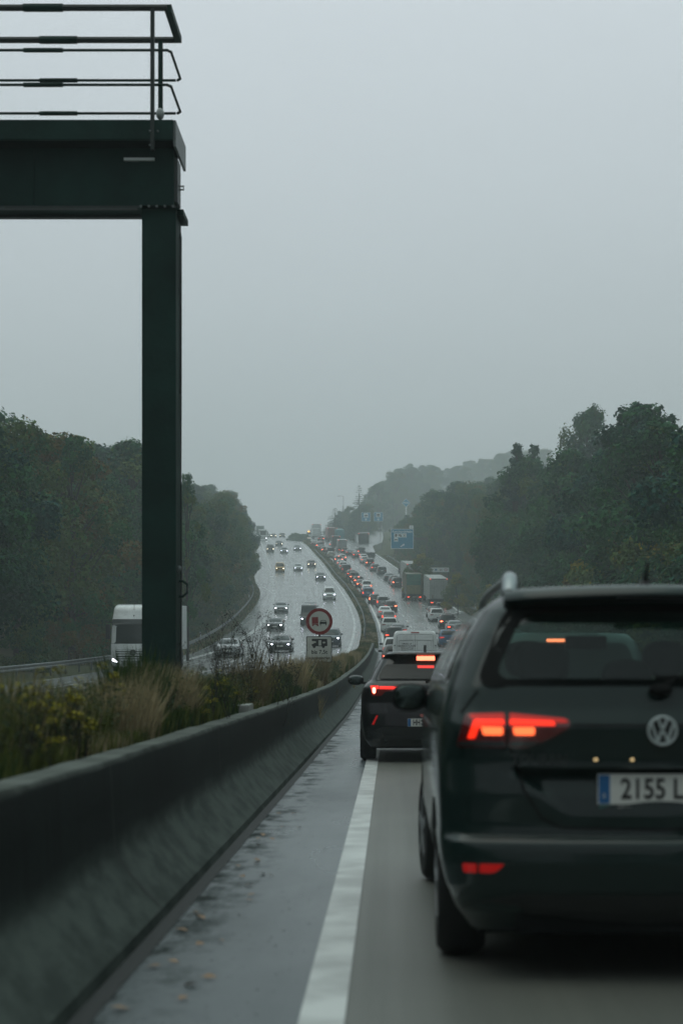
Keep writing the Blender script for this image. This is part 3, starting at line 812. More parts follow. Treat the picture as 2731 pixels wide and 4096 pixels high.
q('van','van','black','off',z2,585,615,'black van behind the beige estate far up the hill','van',dd=402)
q('car','hatch','graphite','left',z2,492,560,'dark hatchback with a red left light left of the far black van',dd=414)
q('car','sedan','black','off',z2,437,522,'black saloon without lights in the left queue below the box van',dd=424)
q('suv','suv','graphite','left',z2,405,500,'dark SUV with a pale roof and one bright red lamp below the box van',dd=434)
q('car','sedan','maroon','off',z2,325,442,'dark red car at the left just below the white box van',dd=448)
q('car','hatch','maroon','off',z2,425,442,'dark red hatchback right of the white box van base',dd=446)
q('car','hatch','graphite','right',z2,430,385,'grey hatchback with one orange-red lamp beside the white box van',dd=492)
# middle and right lanes
q('suv','suv','blue','right',z5,1205,575,'bright blue hatchback with a lit right brake lamp beside the white van','car',GR,tl=2,dd=152,H=1.58)
q('car','suv','maroon','on',z5,1490,545,'dark red car half hidden behind the pillar of the large grey car',group=GR,dd=163)
q('car','hatch','graphite','on',z5,1388,0,'dark grey hatchback with a wide red lamp right above the blue hatchback',group=GR,dd=172)
q('car','sedan','grey','on',z5,1290,0,'grey saloon with red lamp between two dark cars of the right queue',group=GR,dd=181)
q('suv','suv','black','left',z5,1182,0,'black SUV with an orange left lamp below the white SUV of the right queue',group=GR,dd=193)
q('suv','suv','white','off',z5,1035,250,'white SUV with unlit dark lamps behind the grey box lorry',group=GR,tl=2,dd=208)
q('car','hatch','graphite','left',z5,1000,190,'dark hatchback just in front of the white SUV, below the grey box lorry',group=GR,dd=217)
q('suv','suv','black','left',z8,348,1045,'black SUV with a red left lamp left of the green tarpaulin lorry',group=GR,dd=293)
q('car','hatch','graphite','left',z8,300,1008,'dark hatchback squeezed behind the black SUV left of the green lorry',group=GR,dd=303)
q('car','sedan','black','off',z8,225,955,'black saloon without lights, third in line left of the green lorry',group=GR,dd=313)
q('car','minivan','grey','off',z3,1452,490,'mid grey people carrier without lights in the middle of our carriageway','minivan',GR,dd=334)
q('car','hatch','graphite','on',z3,1310,405,'dark hatchback with two red lamps above the grey people carrier',group=GR,dd=346)
q('suv','suv','black','left',z3,1200,300,'black SUV with a bright red left lamp below two white cars',group=GR,dd=361)
q('car','hatch','white','on',z2,1150,765,'lower of the two white cars in the right queue',group=GR,tl=2,dd=372)
q('car','hatch','white','on',z2,1135,725,'upper of the two white cars in the right queue',group=GR,tl=1,dd=381)
q('car','sedan','black','on',z2,1015,662,'black saloon with two faint red lamps above the pair of white cars',group=GR,dd=392)
q('car','sedan','grey','dim',z2,902,603,'grey saloon with pale red lamps left of the black van at the ramp',group=GR,dd=402)
q('car','hatch','brown','on',z2,828,580,'brown hatchback right below the silver box lorry',group=GR,dd=410)
q('van','van','black','left',z2,1100,598,'black van with a red left lamp behind the black car transporter','van',GR,dd=402,H=1.85,L=4.8)
q('car','hatch','pearl','on',z2,620,440,'pale pink-white hatchback below the faded red lorry',group=GR,dd=442)
# opposite carriageway, near to far
q('car','sedan','silver',None,z7,460,440,'silver saloon without lights half hidden behind the tall dark weeds',group=GO,dd=126,view='front')
q('car','sedan','graphite','cool',z7,938,388,'dark saloon with white headlights nearest us in the oncoming lanes, left of the no-overtaking sign',group=GO,dd=139,view='front')
q('suv','suv','darkblue','cool',z7,1388,312,'dark SUV half hidden behind the right edge of the road sign plates',group=GO,dd=151,view='front')
q('car','sedan','grey','white',z6,383,1020,'grey saloon with bright round headlights behind the thin bare stalk',group=GO,dd=187,view='front')
q('van','van','black','cool',z6,915,960,'black delivery van coming down behind the round sign','van',GO,dd=199,view='front',H=2.45,L=5.6)
q('car','suv','graphite','warm',z6,940,0,'dark car whose roof shows just behind the oncoming black van',group=GO,dd=222,view='front')
q('car','sedan','silver','white',z6,482,778,'silver grey saloon coming down above the round-light grey saloon',group=GO,dd=227,view='front')
q('van','minivan','white','cool',z6,1245,548,'white people carrier with roof bars in the oncoming inner lane','minivan',GO,dd=258,view='front',H=1.9,W=.95)
q('car','sedan','grey','cool',z6,1110,228,'grey saloon with bluish headlights above the white people carrier',group=GO,dd=314,view='front')
q('van','van','yellow','warm',z6,470,98,'yellow van with warm headlights coming down the outer lane','van',GO,dd=342,view='front',H=1.9,L=4.8,W=.92)
q('car','sedan','pearl','cool',z6,757,75,'pale saloon with bluish headlights right of the yellow van',group=GO,dd=346,view='front')
q('car','hatch','maroon','warm',z1,1395,950,'dark red car with warm headlights in the inner oncoming lane',group=GO,dd=358,view='front')
q('car','hatch','silver','cool',z1,820,612,'pale silver car with bluish headlights below the crest',group=GO,dd=410,view='front')
q('van','van','graphite','warm',z1,528,580,'dark van with yellowish headlights below the crest','van',GO,dd=416,view='front',L=4.8,H=1.9,W=.9)
q('car','sedan','grey','cool',z1,1098,570,'faint grey car with purple-white headlights near the median below the crest',group=GO,dd=422,view='front')
q('car','hatch','graphite','warm',z1,715,450,'small dark car with two warm headlights on the crest',group=GO,dd=448,view='front')
q('car','suv','graphite','warm',z1,778,340,'hazy dark SUV with yellow headlights topmost on the crest',group=GO,dd=560,view='front')
q('car','hatch','graphite','warm',z1,597,372,'hazy car with yellow headlights left of the topmost oncoming SUV',group=GO,dd=545,view='front')
q('car','hatch','silver','warm',z1,492,372,'faint silver car with a pale headlight beside the white oncoming lorry',group=GO,dd=575,view='front')
# ------------------------------------------------------------------ lorries
def lorry_wheels(root,ys,w,r=.5,both=True):
    for y in ys:
        for sg in (-1,1): wheel(root,sg*(w-.16),y,r,.30)
def truck_rear(name,sx,d,label,box,boxtop=4.0,w=1.27,boxlen=13.,stripe=None,kind='box',lit='on',yaw=0.,base=1.05,cabcol='grey',head=None,cat='lorry',side=None):
    root=empty(name,label=label,cat=cat,group='lorries stuck in our right lanes')
    P=principled('cargo_'+box,PAINTS[box],rough=.45,noise=.25,nscale=.8,bump=.1,bscale=3)
    b=MB()
    b.box(-w,w,.0,boxlen,base,boxtop,P,ch=.03)
    cb=b.build('cargo_box',root,smooth=True)
    if kind=='box':
        f=MB()
        for sg in (-1,1): f.box(sg*w-.0 if sg<0 else w-.07,-w+.07 if sg<0 else w+.0,-.035,-.002,base+.02,boxtop-.02,principled('door_frame_steel',(.25,.27,.26),rough=.4,metal=.5))
        f.box(-w+.07,w-.07,-.033,-.002,boxtop-.13,boxtop-.02,principled('top_rail_dark',(.05,.055,.055),rough=.5))
        f.box(-w+.07,w-.07,-.033,-.002,base+.02,base+.12,M_BLACK)
        f.build('door_frame',cb)
        g=MB()
        for x in (-.62,-.30,.30,.62): g.tube([(x,-.05,base+.15),(x,-.05,boxtop-.15)],.018,6,M_GALV)
        g.box(-.006,.006,-.006,.0,base+.1,boxtop-.1,M_BLACK)
        g.build('lock_bars',cb)
        for sg in (-1,1): MB().box(sg*(w-.1)-.06,sg*(w-.1)+.06,-.05,-.02,boxtop-.11,boxtop-.04,M_TLON).build('marker_light',cb)
        h=MB()
        for sg in (-1,1): h.box(sg*.85-.07,sg*.85+.07,-.045,-.003,base+.15,base+.62,principled('hinge_rust',(.16,.10,.045),rough=.7))
        h.build('door_buffer',cb)
    if kind=='tarp':
        f=MB(); TP=principled('green_tarpaulin',(.020,.15,.10),rough=.55,noise=.35,nscale=2,bump=.5,bscale=2.5)
        f.box(-w+.06,w-.25,-.04,-.002,base+.0+1.35,boxtop-.02,TP,ch=.01)
        f.box(-w+.06,w-.25,-.045,-.041,base+1.35+.72,base+1.35+.76,principled('tarp_seam',(.10,.18,.15),rough=.5))
        f.build('rear_tarpaulin',cb,smooth=True)
        g=MB(); g.box(-w+.06,w-.25,-.035,-.002,base+.05,base+1.33,principled('ochre_boards',(.24,.18,.07),rough=.7,col2=(.12,.14,.06),nscale=3)); g.build('tailboard',cb)
        s=MB(); s.box(-w+.05,w+.18,-.55,-.05,base-.30,base-.10,M_BLACK,ch=.02); s.build('loading_shelf',root)
    c=MB(); c.box(-w+.35,w-.35,.1,boxlen,base-.28,base-.003,M_UNDER); c.box(-w+.02,w-.02,.0,.10,base-.22,base-.004,M_BLACK)
    c.build('chassis',root)
    ub=MB(); ub.box(-w+.05,w-.05,-.10,.02,.52,.74,principled('underrun_bar',(.16,.15,.12),rough=.6,noise=.3),ch=.015); ub.build('underrun_bar',root)
    for sg in (-1,1):
        t=MB().box(sg*(w-.28)-.22,sg*(w-.28)+.22,-.13,-.05,.56,.70,M_BLACK,ch=.01).build('tail_light',root)
        l=MB()
        for k in (-.13,.05): l.box(sg*(w-.28)+k*sg-.07,sg*(w-.28)+k*sg+.07,-.142,-.128,.58,.68,M_TLON if lit=='on' else M_TLOFF)
        l.build('lamp',t)
        MB().box(sg*(w-.30)-.25,sg*(w-.30)+.25,.32,.335,.12,.95,M_BLACK).build('mud_flap',root)
    MB().box(-.26,.26,-.125,-.108,.575,.685,M_PLATE).build('number_plate',root)
    lorry_wheels(root,[.95,2.25,3.55,boxlen-.2],w)
    if boxlen>9:
        # tractor cab in front
        k=MB(); k.box(-w+.03,w-.03,boxlen+.6,boxlen+2.7,.55,3.55,paint(cabcol,PAINTS[cabcol]),ch=.12); k.build('cab',root,smooth=True)
        lorry_wheels(root,[boxlen+1.9],w)
        for sg in (-1,1): MB().box(sg*(w+.12)-.11,sg*(w+.12)+.11,boxlen+2.45,boxlen+2.6,2.0,2.9,M_BLACK,ch=.03).build('wing_mirror',root,smooth=True)
    X=(sx-VX)/FS*d
    pose(root,d,X,True,boxlen,yaw,head if head is not None else (PL(d+boxlen)-PL(d))/boxlen)
    return root
def fx(z,x): return z(x,0)[0]
t3=truck_rear('lorry',fx(z8,992),242,'grey box lorry with plain double doors and red top marker lights on the right lane','truckgrey',4.02)
lt=MB(); v,f=text_mesh('K\nR\nO\nN\nE',.17,None,Matrix.Translation((-1.0,-.012,3.05))); lt.add(v,f,M_SEAL); lt.build('side_lettering',kids(t3)[0])
t1=truck_rear('lorry',fx(z8,612),256,'green tarpaulin lorry with ochre lower boards ahead of the grey box lorry','olive',4.05,kind='tarp',boxlen=9.5,w=1.2)
t2=truck_rear('lorry',fx(z8,612),285,'tall pale trailer whose roof and doors rise above the green tarpaulin lorry','truckgrey',4.35)
truck_rear('lorry',fx(z2,780),416,'small silver box lorry far up the middle lane','silver',3.0,w=1.08,boxlen=5.5,lit='on',base=.95)
truck_rear('lorry',fx(z2,678),431,'narrow dark box lorry beside the small silver box lorry','graphite',3.3,w=1.0,boxlen=5.5,lit='off',base=.9)
truck_rear('lorry',fx(z2,1130),424,'tall black double-deck lorry turning on to the exit ramp','black',4.3,w=1.3,boxlen=8.6,lit='off',yaw=-.09,kind='box',cabcol='black')
truck_rear('lorry',fx(z2,612),480,'faded red lorry trailer far up the hill','fadedred',4.0,lit='off')
truck_rear('lorry',fx(z2,737),478,'turquoise lorry trailer far up the hill right of the faded red one','teal',3.6,lit='off',kind='plain',cabcol='teal')
truck_rear('box_van',fx(z2,355),520,'white box van in the left queue just below the crest','white',3.3,w=1.12,boxlen=5.5,lit='off',kind='plain',base=.9,cat='van')
truck_rear('lorry',fx(z2,357),585,'tall faded trailer in the mist above the white box van','pearl',4.6,w=1.45,boxlen=12,lit='off')
# recovery vehicle with an amber beacon at the crest
def beacon_car():
    s=z2(232,345); r=car('car','suv','pearl','rear','off',s[0],s[1],'pale recovery car with a glowing amber roof beacon beside the crest of the median','car',None,0,dd=566,H=1.9,W=1.0)
    b=MB(); b.box(-.55,.55,2.0,2.25,1.93,2.02,M_BLACK); bar=b.build('beacon_bar',r)
    MB().box(-.25,.22,1.95,2.3,2.02,2.2,M_AMBER,ch=.03).build('beacon',bar,smooth=True)
beacon_car()
# oncoming lorries
def truck_front(name,sx,d,col,label,w=1.25,H=3.9,L=14.,lit=True,star=False,fasc=False):
    root=empty(name,label=label,cat='lorry',group='lorries coming down the opposite carriageway')
    P=paint(col,PAINTS[col])
    # cab as a rounded shell; local +y is its nose
    cl=2.3; L0=L-cl
    rows=[]
    for (z,ww,f) in [(.38,w-.10,.10),(.55,w-.03,.02),(.9,w-.01,.0),(1.25,w,.02),(1.52,w,.05),(1.58,w,.07),(2.60,w-.02,.22),(2.72,w-.025,.25),(3.12,w-.06,.46),(H-.22,w-.10,.62),(H-.06,w-.17,.85)]:
        rows.append((z,ww,.0,f,.0,.16,.06,.20))
    sh=Shell(cl,rows,H,taper=.0,dome=.05)
    zs=[]
    for i in range(len(rows)-1):
        for k in range(2): zs.append(rows[i][0]+(rows[i+1][0]-rows[i][0])*k/2)
    zs.append(rows[-1][0])
    T=Matrix.Translation((0,L0,0))
    def fr(x,z,o=0.): p=sh.front(x,z,o); return (p[0],p[1]+L0,p[2])
    m=MB(); sh.build(zs,6,5,5,P,mb=m); m.v=[(x,y+L0,z) for x,y,z in m.v]
    cab=m.build('cab',root,smooth=True)
    patch(MB(),rpoly([(-w+.03,1.60),(w-.03,1.60),(w-.05,2.60),(-w+.05,2.60)],.06),fr,M_GLASSD,.012,.15,3).build('windscreen',root,smooth=True)
    v=MB(); patch(v,rpoly([(-w+.05,2.60),(w-.05,2.60),(w-.10,2.88),(-w+.10,2.88)],.04),fr,principled('sun_visor_smoke',(.03,.035,.035),rough=.25),.10,.2,1,.10); v.build('sun_visor',root,smooth=True)
    g=MB(); patch(g,rpoly([(-.90,.66),(.90,.66),(.98,1.28),(-.98,1.28)],.1),fr,M_BLACK,.010,.15,2)
    for k in range(5):
        z=.69+k*.125; patch(g,rpoly([(-.88-.02*k,z),(.88+.02*k,z),(.88+.02*k,z+.065),(-.88-.02*k,z+.065)],.02,2),fr,P,.045,.2,0,.04)
    g=g.build('grille',root,smooth=True)
    if star:
        s=MB(); c=(0,L+.075,1.12)
        s.lathe([(-.012,.17),(.012,.17)],24,M_BLACK,Matrix.Translation((0,L+.05,1.12))@Matrix.Rotation(PI/2,4,'Z'))
        ring=[(c[0]+.165*math.cos(a*PI/16),c[1]-.0,c[2]+.165*math.sin(a*PI/16)) for a in range(33)]
        s.tube(ring,.013,6,M_CHROME)
        for k in range(3):
            a=PI/2+k*2*PI/3; s.tube([(c[0],c[1]-.01,c[2]),(c[0]+.155*math.cos(a),c[1]-.005,c[2]+.155*math.sin(a))],[.02,.006],6,M_CHROME)
        s.build('star_badge',g,smooth=True)
    patch(MB(),rpoly([(-w+.12,.42),(w-.12,.42),(w-.03,.80),(-w+.03,.80)],.06),fr,principled('bumper_grey',(.22,.235,.235),rough=.4),.014,.2,1).build('bumper',root,smooth=True)
    for sg in (-1,1):
        t=patch(MB(),rpoly([(sg*(w-.05),.62),(sg*(w-.42),.50),(sg*(w-.46),.60),(sg*(w-.12),.86)],.03),fr,M_HEADOFF,.022,.2,0).build('headlight',root,smooth=True)
        if lit: patch(MB(),rpoly([(sg*(w-.10),.70),(sg*(w-.38),.56),(sg*(w-.40),.62),(sg*(w-.14),.80)],.02),fr,M_HEAD,.032,.3,0).build('lamp',t)
        mm=MB(); mm.box(sg*(w+.17)-.12,sg*(w+.17)+.12,L-.55,L-.40,1.85,2.65,M_BLACK,ch=.04); mm.tube([(sg*(w-.05),L-.5,2.75),(sg*(w+.30),L-.42,2.78)],.03,6,M_BLACK); mm.build('wing_mirror',root,smooth=True)
    a=MB(); a.tube([(0,L-.55,H-.3),(0,L-.56,H+.02)],.01,5,M_BLACK); a.ell((0,L-.42,H-.62),(.04,.04,.03),M_BLACK); a.build('aerial',root)
    tr=MB(); tr.box(-w-.02,w+.02,0,L0-.55,1.1,H+.02,principled('cargo_curtain_'+col,tuple(c*.75 for c in PAINTS[col]),rough=.5,noise=.2,nscale=1),ch=.04); tr.build('trailer',root,smooth=True)
    ch=MB(); ch.box(-.8,.8,.2,L-.4,.5,1.09,M_UNDER); ch.build('chassis',root)
    lorry_wheels(root,[2,3.3,4.6,L0-.4,L-1.35],w)
    X=(sx-VX)/FS*d; pose(root,d,X,False,L,0,(LI(d+L)-LI(d))/L)
    return root
truck_front('lorry',533,92.5,'white','white lorry with a star badge on its slatted grille, passing behind the gantry column',star=True,w=1.25,H=3.74)
truck_front('lorry',fx(z1,378),500,'white','small white lorry with two bright headlights on the crest',H=3.2,L=8,w=1.15)
truck_front('lorry',fx(z1,322),585,'green','tall dark green lorry with a pale roof in the mist behind the small white lorry',H=4.1,w=1.3,L=10)
# ------------------------------------------------------------------ white van ahead
def white_van():
    d=74.; root=empty('van',label='white delivery van with a hiring notice lettered on its rear doors',cat='van')
    L=5.3;w=1.02;H=2.36
    rows=[]
    for (z,ww,r,f) in [(.22,w-.10,.12,.3),(.32,w-.02,.02,.1),(.5,w,.0,.0),(.9,w,.01,.08),(1.1,w-.008,.02,.25),(1.2,w-.012,.025,.8),(1.7,w-.05,.05,1.3),(2.10,w-.085,.075,1.6),(2.22,w-.12,.10,1.8),(2.30,w-.20,.15,2.0)]:
        rows.append((z,ww,r,f,.03,.16,.09,.22))
    sh=Shell(L,rows,H,taper=.02,dome=.045); P=paint('white',PAINTS['white'])
    sh.build([.22+.04333*i for i in range(49)],10,6,10,P).build('body',root,smooth=True)
    dp=principled('panel_gap',(.09,.10,.10),rough=.6)
    b=MB()
    def seam(pts,wd=.010):
        for i in range(len(pts)-1):
            a,c=Vector(pts[i]),Vector(pts[i+1]); n=max(1,int((c-a).length/.1)); 
            t=(c-a).normalized(); nn=Vector((-t.y,t.x))*wd/2
            for k in range(n):
                p=a+(c-a)*k/n; q_=a+(c-a)*(k+1)/n
                b.add([sh.rear(*(p-nn),.004),sh.rear(*(p+nn),.004),sh.rear(*(q_+nn),.004),sh.rear(*(q_-nn),.004)],[(0,1,2,3)],dp)
    seam([(0,.35),(0,2.15)]); o=rpoly([(-.84,.36),(.84,.36),(.79,2.15),(-.79,2.15)],.09); seam(o+[o[0]])
    for sg in (-1,1):
        o=rpoly([(sg*.08,1.10),(sg*.74,1.10),(sg*.71,1.90),(sg*.08,1.90)],.07); seam(o+[o[0]],.008)
    b.build('door_seams',root)
    cr=MB()
    for sg in(-1,1): patch(cr,rpoly([(sg*.03,1.93),(sg*.79,1.91),(sg*.775,1.945),(sg*.03,1.965)],.01,1),sh.rear,P,.016,.1,1)
    cr.build('crease',root,smooth=True)
    t=MB()
    for (s,z) in (('HIRING CE',1.75),('DRIVERS IN EUROPE',1.655),('\u0422\u0420\u0415\u0411\u0423\u042e\u0422\u0421\u042f',1.56),('\u0412\u041e\u0414\u0418\u0422\u0415\u041b\u0418',1.475)):
        try:
            v,f=text_mesh(s,.086,None,Matrix.Translation((-.36,.0,z)),bold=.001)
            v=[(x,sh.rear(x,z2_,.006)[1],z2_) for (x,y,z2_) in v]; t.add(v,f,M_SEAL)
        except Exception as e: print('text',e)
    t.build('door_lettering',root,fixn=False)
    patch(MB(),rpoly([(-.19,2.215),(.19,2.215),(.17,2.265),(-.17,2.265)],.015),sh.rear,M_TLOFF,.012,.1,1).build('brake_light',root,smooth=True)
    for sg in (-1,1):
        patch(MB(),rpoly([(sg*(w-.02),.75),(sg*(w-.14),.75),(sg*(w-.14),1.12),(sg*(w-.03),1.12)],.02),sh.rear,M_TLOFF,.012,.1,1).build('tail_light',root,smooth=True)
        h=MB()
        for z in (.6,1.68): h.box(sg*.885-.035,sg*.885+.035,.03,.07,z-.02,z+.02,M_GALV,ch=.006)
        h.build('door_hinge',root)
        wheel(root,sg*(w-.12),.85,.34,.21); wheel(root,sg*(w-.12),4.3,.34,.21)
        m=MB(); mirror(m,sg*w,L-1.6,1.25,sg,M_BLACK,1.3); m.build('wing_mirror',root,smooth=True)
    a=MB(); a.tube([(.52,1.5,2.37),(.50,1.35,2.47)],.008,5,M_BLACK); a.build('aerial',root)
    patch(MB(),[(-.26,.50),(.26,.50),(.26,.61),(-.26,.61)],sh.rear,M_PLATE,.016,.3,0,.03).build('number_plate',root)
    patch(MB(),rpoly([(-w+.06,.24),(w-.06,.24),(w-.02,.42),(-w+.02,.42)],.05),sh.rear,M_BLACK,.02,.12,1).build('bumper',root,smooth=True)
    pose(root,d,(1659.5-VX)/FS*d,True,L)
white_van()
def glassmat():
    m=bpy.data.materials.new('tinted_clear_glass'); nt,N,L=nodes_of(m); N.remove(N['Principled BSDF'])
    t=N.new('ShaderNodeBsdfTransparent'); t.inputs[0].default_value=(.40,.54,.50,1)
    g=N.new('ShaderNodeBsdfGlossy'); g.inputs['Roughness'].default_value=.05; g.inputs[0].default_value=(.85,.9,.9,1)
    f=N.new('ShaderNodeLayerWeight'); f.inputs[0].default_value=.5
    pw=N.new('ShaderNodeMath'); pw.operation='POWER'; pw.inputs[1].default_value=4.; L.new(f.outputs['Facing'],pw.inputs[0])
    a=N.new('ShaderNodeMath'); a.operation='MULTIPLY_ADD'; a.inputs[1].default_value=.8; a.inputs[2].default_value=.045; L.new(pw.outputs[0],a.inputs[0])
    x=N.new('ShaderNodeMixShader'); L.new(a.outputs[0],x.inputs[0]); L.new(t.outputs[0],x.inputs[1]); L.new(g.outputs[0],x.inputs[2])
    L.new(x.outputs[0],N['Material Output'].inputs['Surface']); return m
M_CLEAR=glassmat()
M_SEAT=principled('seat_fabric',(.03,.035,.035),rough=.9,spec=.2)
def inpoly(x,z,P):
    c=False; n=len(P)
    for i in range(n):
        a,b=P[i],P[i-1]
        if (a[1]>z)!=(b[1]>z) and x<(b[0]-a[0])*(z-a[1])/(b[1]-a[1])+a[0]: c=not c
    return c
M_BADGE=principled('badge_silver',(.60,.66,.66),rough=.4,metal=.3)
def big_mpv():
    D=7.; CX=1.125
    root=empty('car',label='large dark grey people carrier filling the right foreground, round badge on its tailgate',cat='car')
    L=4.53;H=1.655
    tx=lambda px,r=.06:(px-891)/3927*(D+r)-CX
    tz=lambda py,r=.06:1.24-(py-1575)/3927*(D+r)
    rows=[(.20,.78,.16,.30,.08,.2,.12,.26),(.30,.85,.05,.12,.09,.2,.13,.26),(.40,.89,.012,.03,.10,.2,.14,.26),(.50,.912,-.005,.0,.10,.2,.14,.26),(.555,.918,.0,.0,.10,.2,.14,.26),
     (.585,.918,.006,.0,.10,.2,.13,.26),(.615,.916,.045,.0,.10,.2,.13,.26),(.66,.916,.050,.01,.10,.2,.13,.26),(.78,.918,.040,.03,.10,.2,.13,.26),(.92,.918,.062,.08,.10,.2,.13,.26),(1.065,.912,.045,.25,.10,.18,.13,.26),
     (1.08,.910,.052,.35,.10,.18,.13,.26),(1.14,.900,.085,.80,.10,.18,.13,.25),(1.22,.88,.115,1.0,.10,.18,.14,.25),(1.34,.838,.165,1.25,.11,.18,.15,.24),(1.46,.780,.215,1.5,.11,.18,.16,.24),(1.56,.715,.262,1.75,.11,.18,.16,.24),(1.60,.67,.29,1.85,.11,.18,.16,.24),(1.625,.63,.31,1.95,.11,.18,.16,.24)]
    def extra(x,z):
        # plate recess leaning back at its top
        if z<.66 or z>.90: return 0
        hw=.40+.22*(z-.69)/.19; a=abs(x)
        e=max(0,min(1,(hw-a)/.03)); v=max(0,min(1,(.895-z)/.02))*max(0,(z-.69)/.2)
        return .055*e*v
    sh=Shell(L,rows,H,taper=.02,extra=extra,dome=.022)
    # paint with a faint green cast
    P=principled('paint_deep_grey',(.010,.024,.022),rough=.34,coat=.65,metal=.0,spec=.12,noise=.12,nscale=3,bump=.02,bscale=80)
    outer=rpoly([(-.775,1.225),(.775,1.225),(.625,1.585),(-.625,1.585)],.09,6)
    mid=rpoly([(-.745,1.235),(.745,1.235),(.60,1.575),(-.60,1.575)],.09,6)
    inner=rpoly([(-.695,1.262),(.695,1.262),(.555,1.545),(-.555,1.545)],.08,6)
    wf=rpoly([(-.72,1.15),(.72,1.15),(.58,1.57),(-.58,1.57)],.06,4)
    def cut(c):
        if c[1]<1.0 and inpoly(c[0]*1.02,c[2],mid) : return True
        if c[1]>2.2 and c[2]>1.16 and inpoly(c[0]*1.02,c[2],wf) and abs(c[0])<.7 and c[1]>sh.front(c[0],c[2])[1]-.1: return True
        return False
    zs=[.20+i*.0143 for i in range(100)]; zs=[z for z in zs if z<=1.625]+[1.625]
    sh.build(zs,34,8,26,P,cut=cut).build('body',root,smooth=True)
    ringpatch(MB(),outer,inner,sh.rear,M_SEAL,.006).build('rear_window_frame',root,smooth=True)
    patch(MB(),inner,sh.rear,M_CLEAR,.003,.06,4,.0).build('rear_window',root,smooth=True)
    patch(MB(),rpoly([(-.74,1.16),(.74,1.16),(.60,1.575),(-.60,1.575)],.05),sh.front,M_CLEAR,.006,.08,4,.0).build('windscreen',root,smooth=True)
    # spoiler above the window
    sp=MB(); n=24; vs=[]; fs=[]
    for i in range(n+1):
        x=-.63+1.26*i/n; y=.13+.13*(x/.63)**2+.05*max(0,abs(x)-.55)/.08
        zt=1.655-.018*(x/.63)**2
        vs+=[(x,y+.02,zt-.052),(x,y,zt-.040),(x,y+.008,zt-.026),(x,y+.022,zt-.012),(x,y+.042,zt-.001),(x,y+.30,zt+.014),(x,y+.30,zt-.06),(x,y+.10,zt-.070)]
    for i in range(n):
        for k in range(8): fs.append((8*i+k,8*i+(k+1)%8,8*i+8+(k+1)%8,8*i+8+k))
    fs+= [tuple(range(8)),tuple(8*n+k for k in range(8))]
    sp.add(vs,fs,P); sp=sp.build('spoiler',root,smooth=True)
    MB().box(-.17,.17,.118,.15,1.590,1.606,M_SEAL,ch=.004).build('brake_light',sp)
    # shut lines of the tailgate
    def seam(pts,wd=.010,off=.003):
        sl=MB()
        for i in range(len(pts)-1):
            a,c=Vector(pts[i]),Vector(pts[i+1]); n=max(1,int((c-a).length/.03)); t=(c-a).normalized(); nn=Vector((-t.y,t.x))*wd/2
            for k in range(n):
                p=a+(c-a)*k/n; r=a+(c-a)*(k+1)/n
                sl.add([sh.rear(*(p-nn),off),sh.rear(*(p+nn),off),sh.rear(*(r+nn),off),sh.rear(*(r-nn),off)],[(0,1,2,3)],M_SEAL)
        sl.build('shut_line',root)
    for sg in (-1,1):
        seam([(sg*.630,1.125),(sg*.628,.965),(sg*.600,.90),(sg*.575,.80),(sg*.50,.685),(sg*.42,.648),(0,.642)])
        seam([(sg*.76,1.215),(sg*.835,1.12)],.008)
    seam([(-.37,1.072),(.37,1.072)],.006)
    lp=MB(); patch(lp,rpoly([(-.60,.893),(.60,.893),(.585,.908),(-.585,.908)],.006,2),sh.rear,P,.03,.05,1,.03); lp.build('handle_lip',root,smooth=True)
    # tail lights
    RB=principled('tail_lens_deep_red',(.14,.006,.006),rough=.12,coat=1.)
    RM=emis('tail_bar_lit',(1,.028,.008),1.35,base=(.4,.02,.01)); RH=emis('tail_block_core',(1,.14,.04),2.1,base=(.6,.1,.05)); RD=emis('tail_bar_glow',(1,.03,.015),.32,base=(.28,.01,.01))
    SM=principled('tail_lens_smoked',(.03,.03,.03),rough=.15,coat=1.)
    for sg in (-1,1):
        c=lambda pts:[(sg*-1*tx(a) if sg>0 else tx(a),tz(b)) for a,b in pts]
        t=patch(MB(),rpoly(c([(1063,1643),(1156,1639),(1157,1722),(1043,1720),(1046,1700)]),.012,3),sh.rear,RB,.012,.03,3,.03).build('tail_light',root,smooth=True)
        patch(MB(),rpoly(c([(1046,1707),(1155,1707),(1155,1719),(1045,1718)]),.006,2),sh.rear,SM,.015,.03,1,.004).build('clear_strip',t,smooth=True)
        patch(MB(),rpoly(c([(1070,1644),(1152,1642),(1153,1656),(1078,1657)]),.006,2),sh.rear,RD,.0145,.03,1,.004).build('dim_bar',t,smooth=True)
        patch(MB(),rpoly(c([(1083,1656),(1152,1656),(1152,1669),(1094,1669),(1088,1680)]),.006,2),sh.rear,RM,.016,.03,1,.006).build('lit_bar',t,smooth=True)
        patch(MB(),rpoly(c([(1081,1657),(1097,1662),(1084,1700),(1066,1701)]),.006,2),sh.rear,RM,.0163,.03,1,.006).build('lit_bar',t,smooth=True)
        patch(MB(),rpoly(c([(1098,1673),(1149,1674),(1148,1692),(1103,1692)]),.008,3),sh.rear,RH,.018,.03,1,.006).build('lit_block',t,smooth=True)
        t=patch(MB(),rpoly(c([(1163,1639),(1294,1652),(1306,1661),(1300,1676),(1262,1698),(1205,1722),(1163,1722)]),.012,3),sh.rear,RB,.012,.03,3,.03).build('tail_light',root,smooth=True)
        patch(MB(),rpoly(c([(1165,1642),(1292,1654),(1301,1662),(1285,1664),(1165,1655)]),.005,2),sh.rear,RD,.0145,.03,1,.004).build('dim_bar',t,smooth=True)
        patch(MB(),rpoly(c([(1164,1655),(1266,1659),(1270,1670),(1164,1669)]),.006,2),sh.rear,RM,.016,.03,1,.006).build('lit_bar',t,smooth=True)
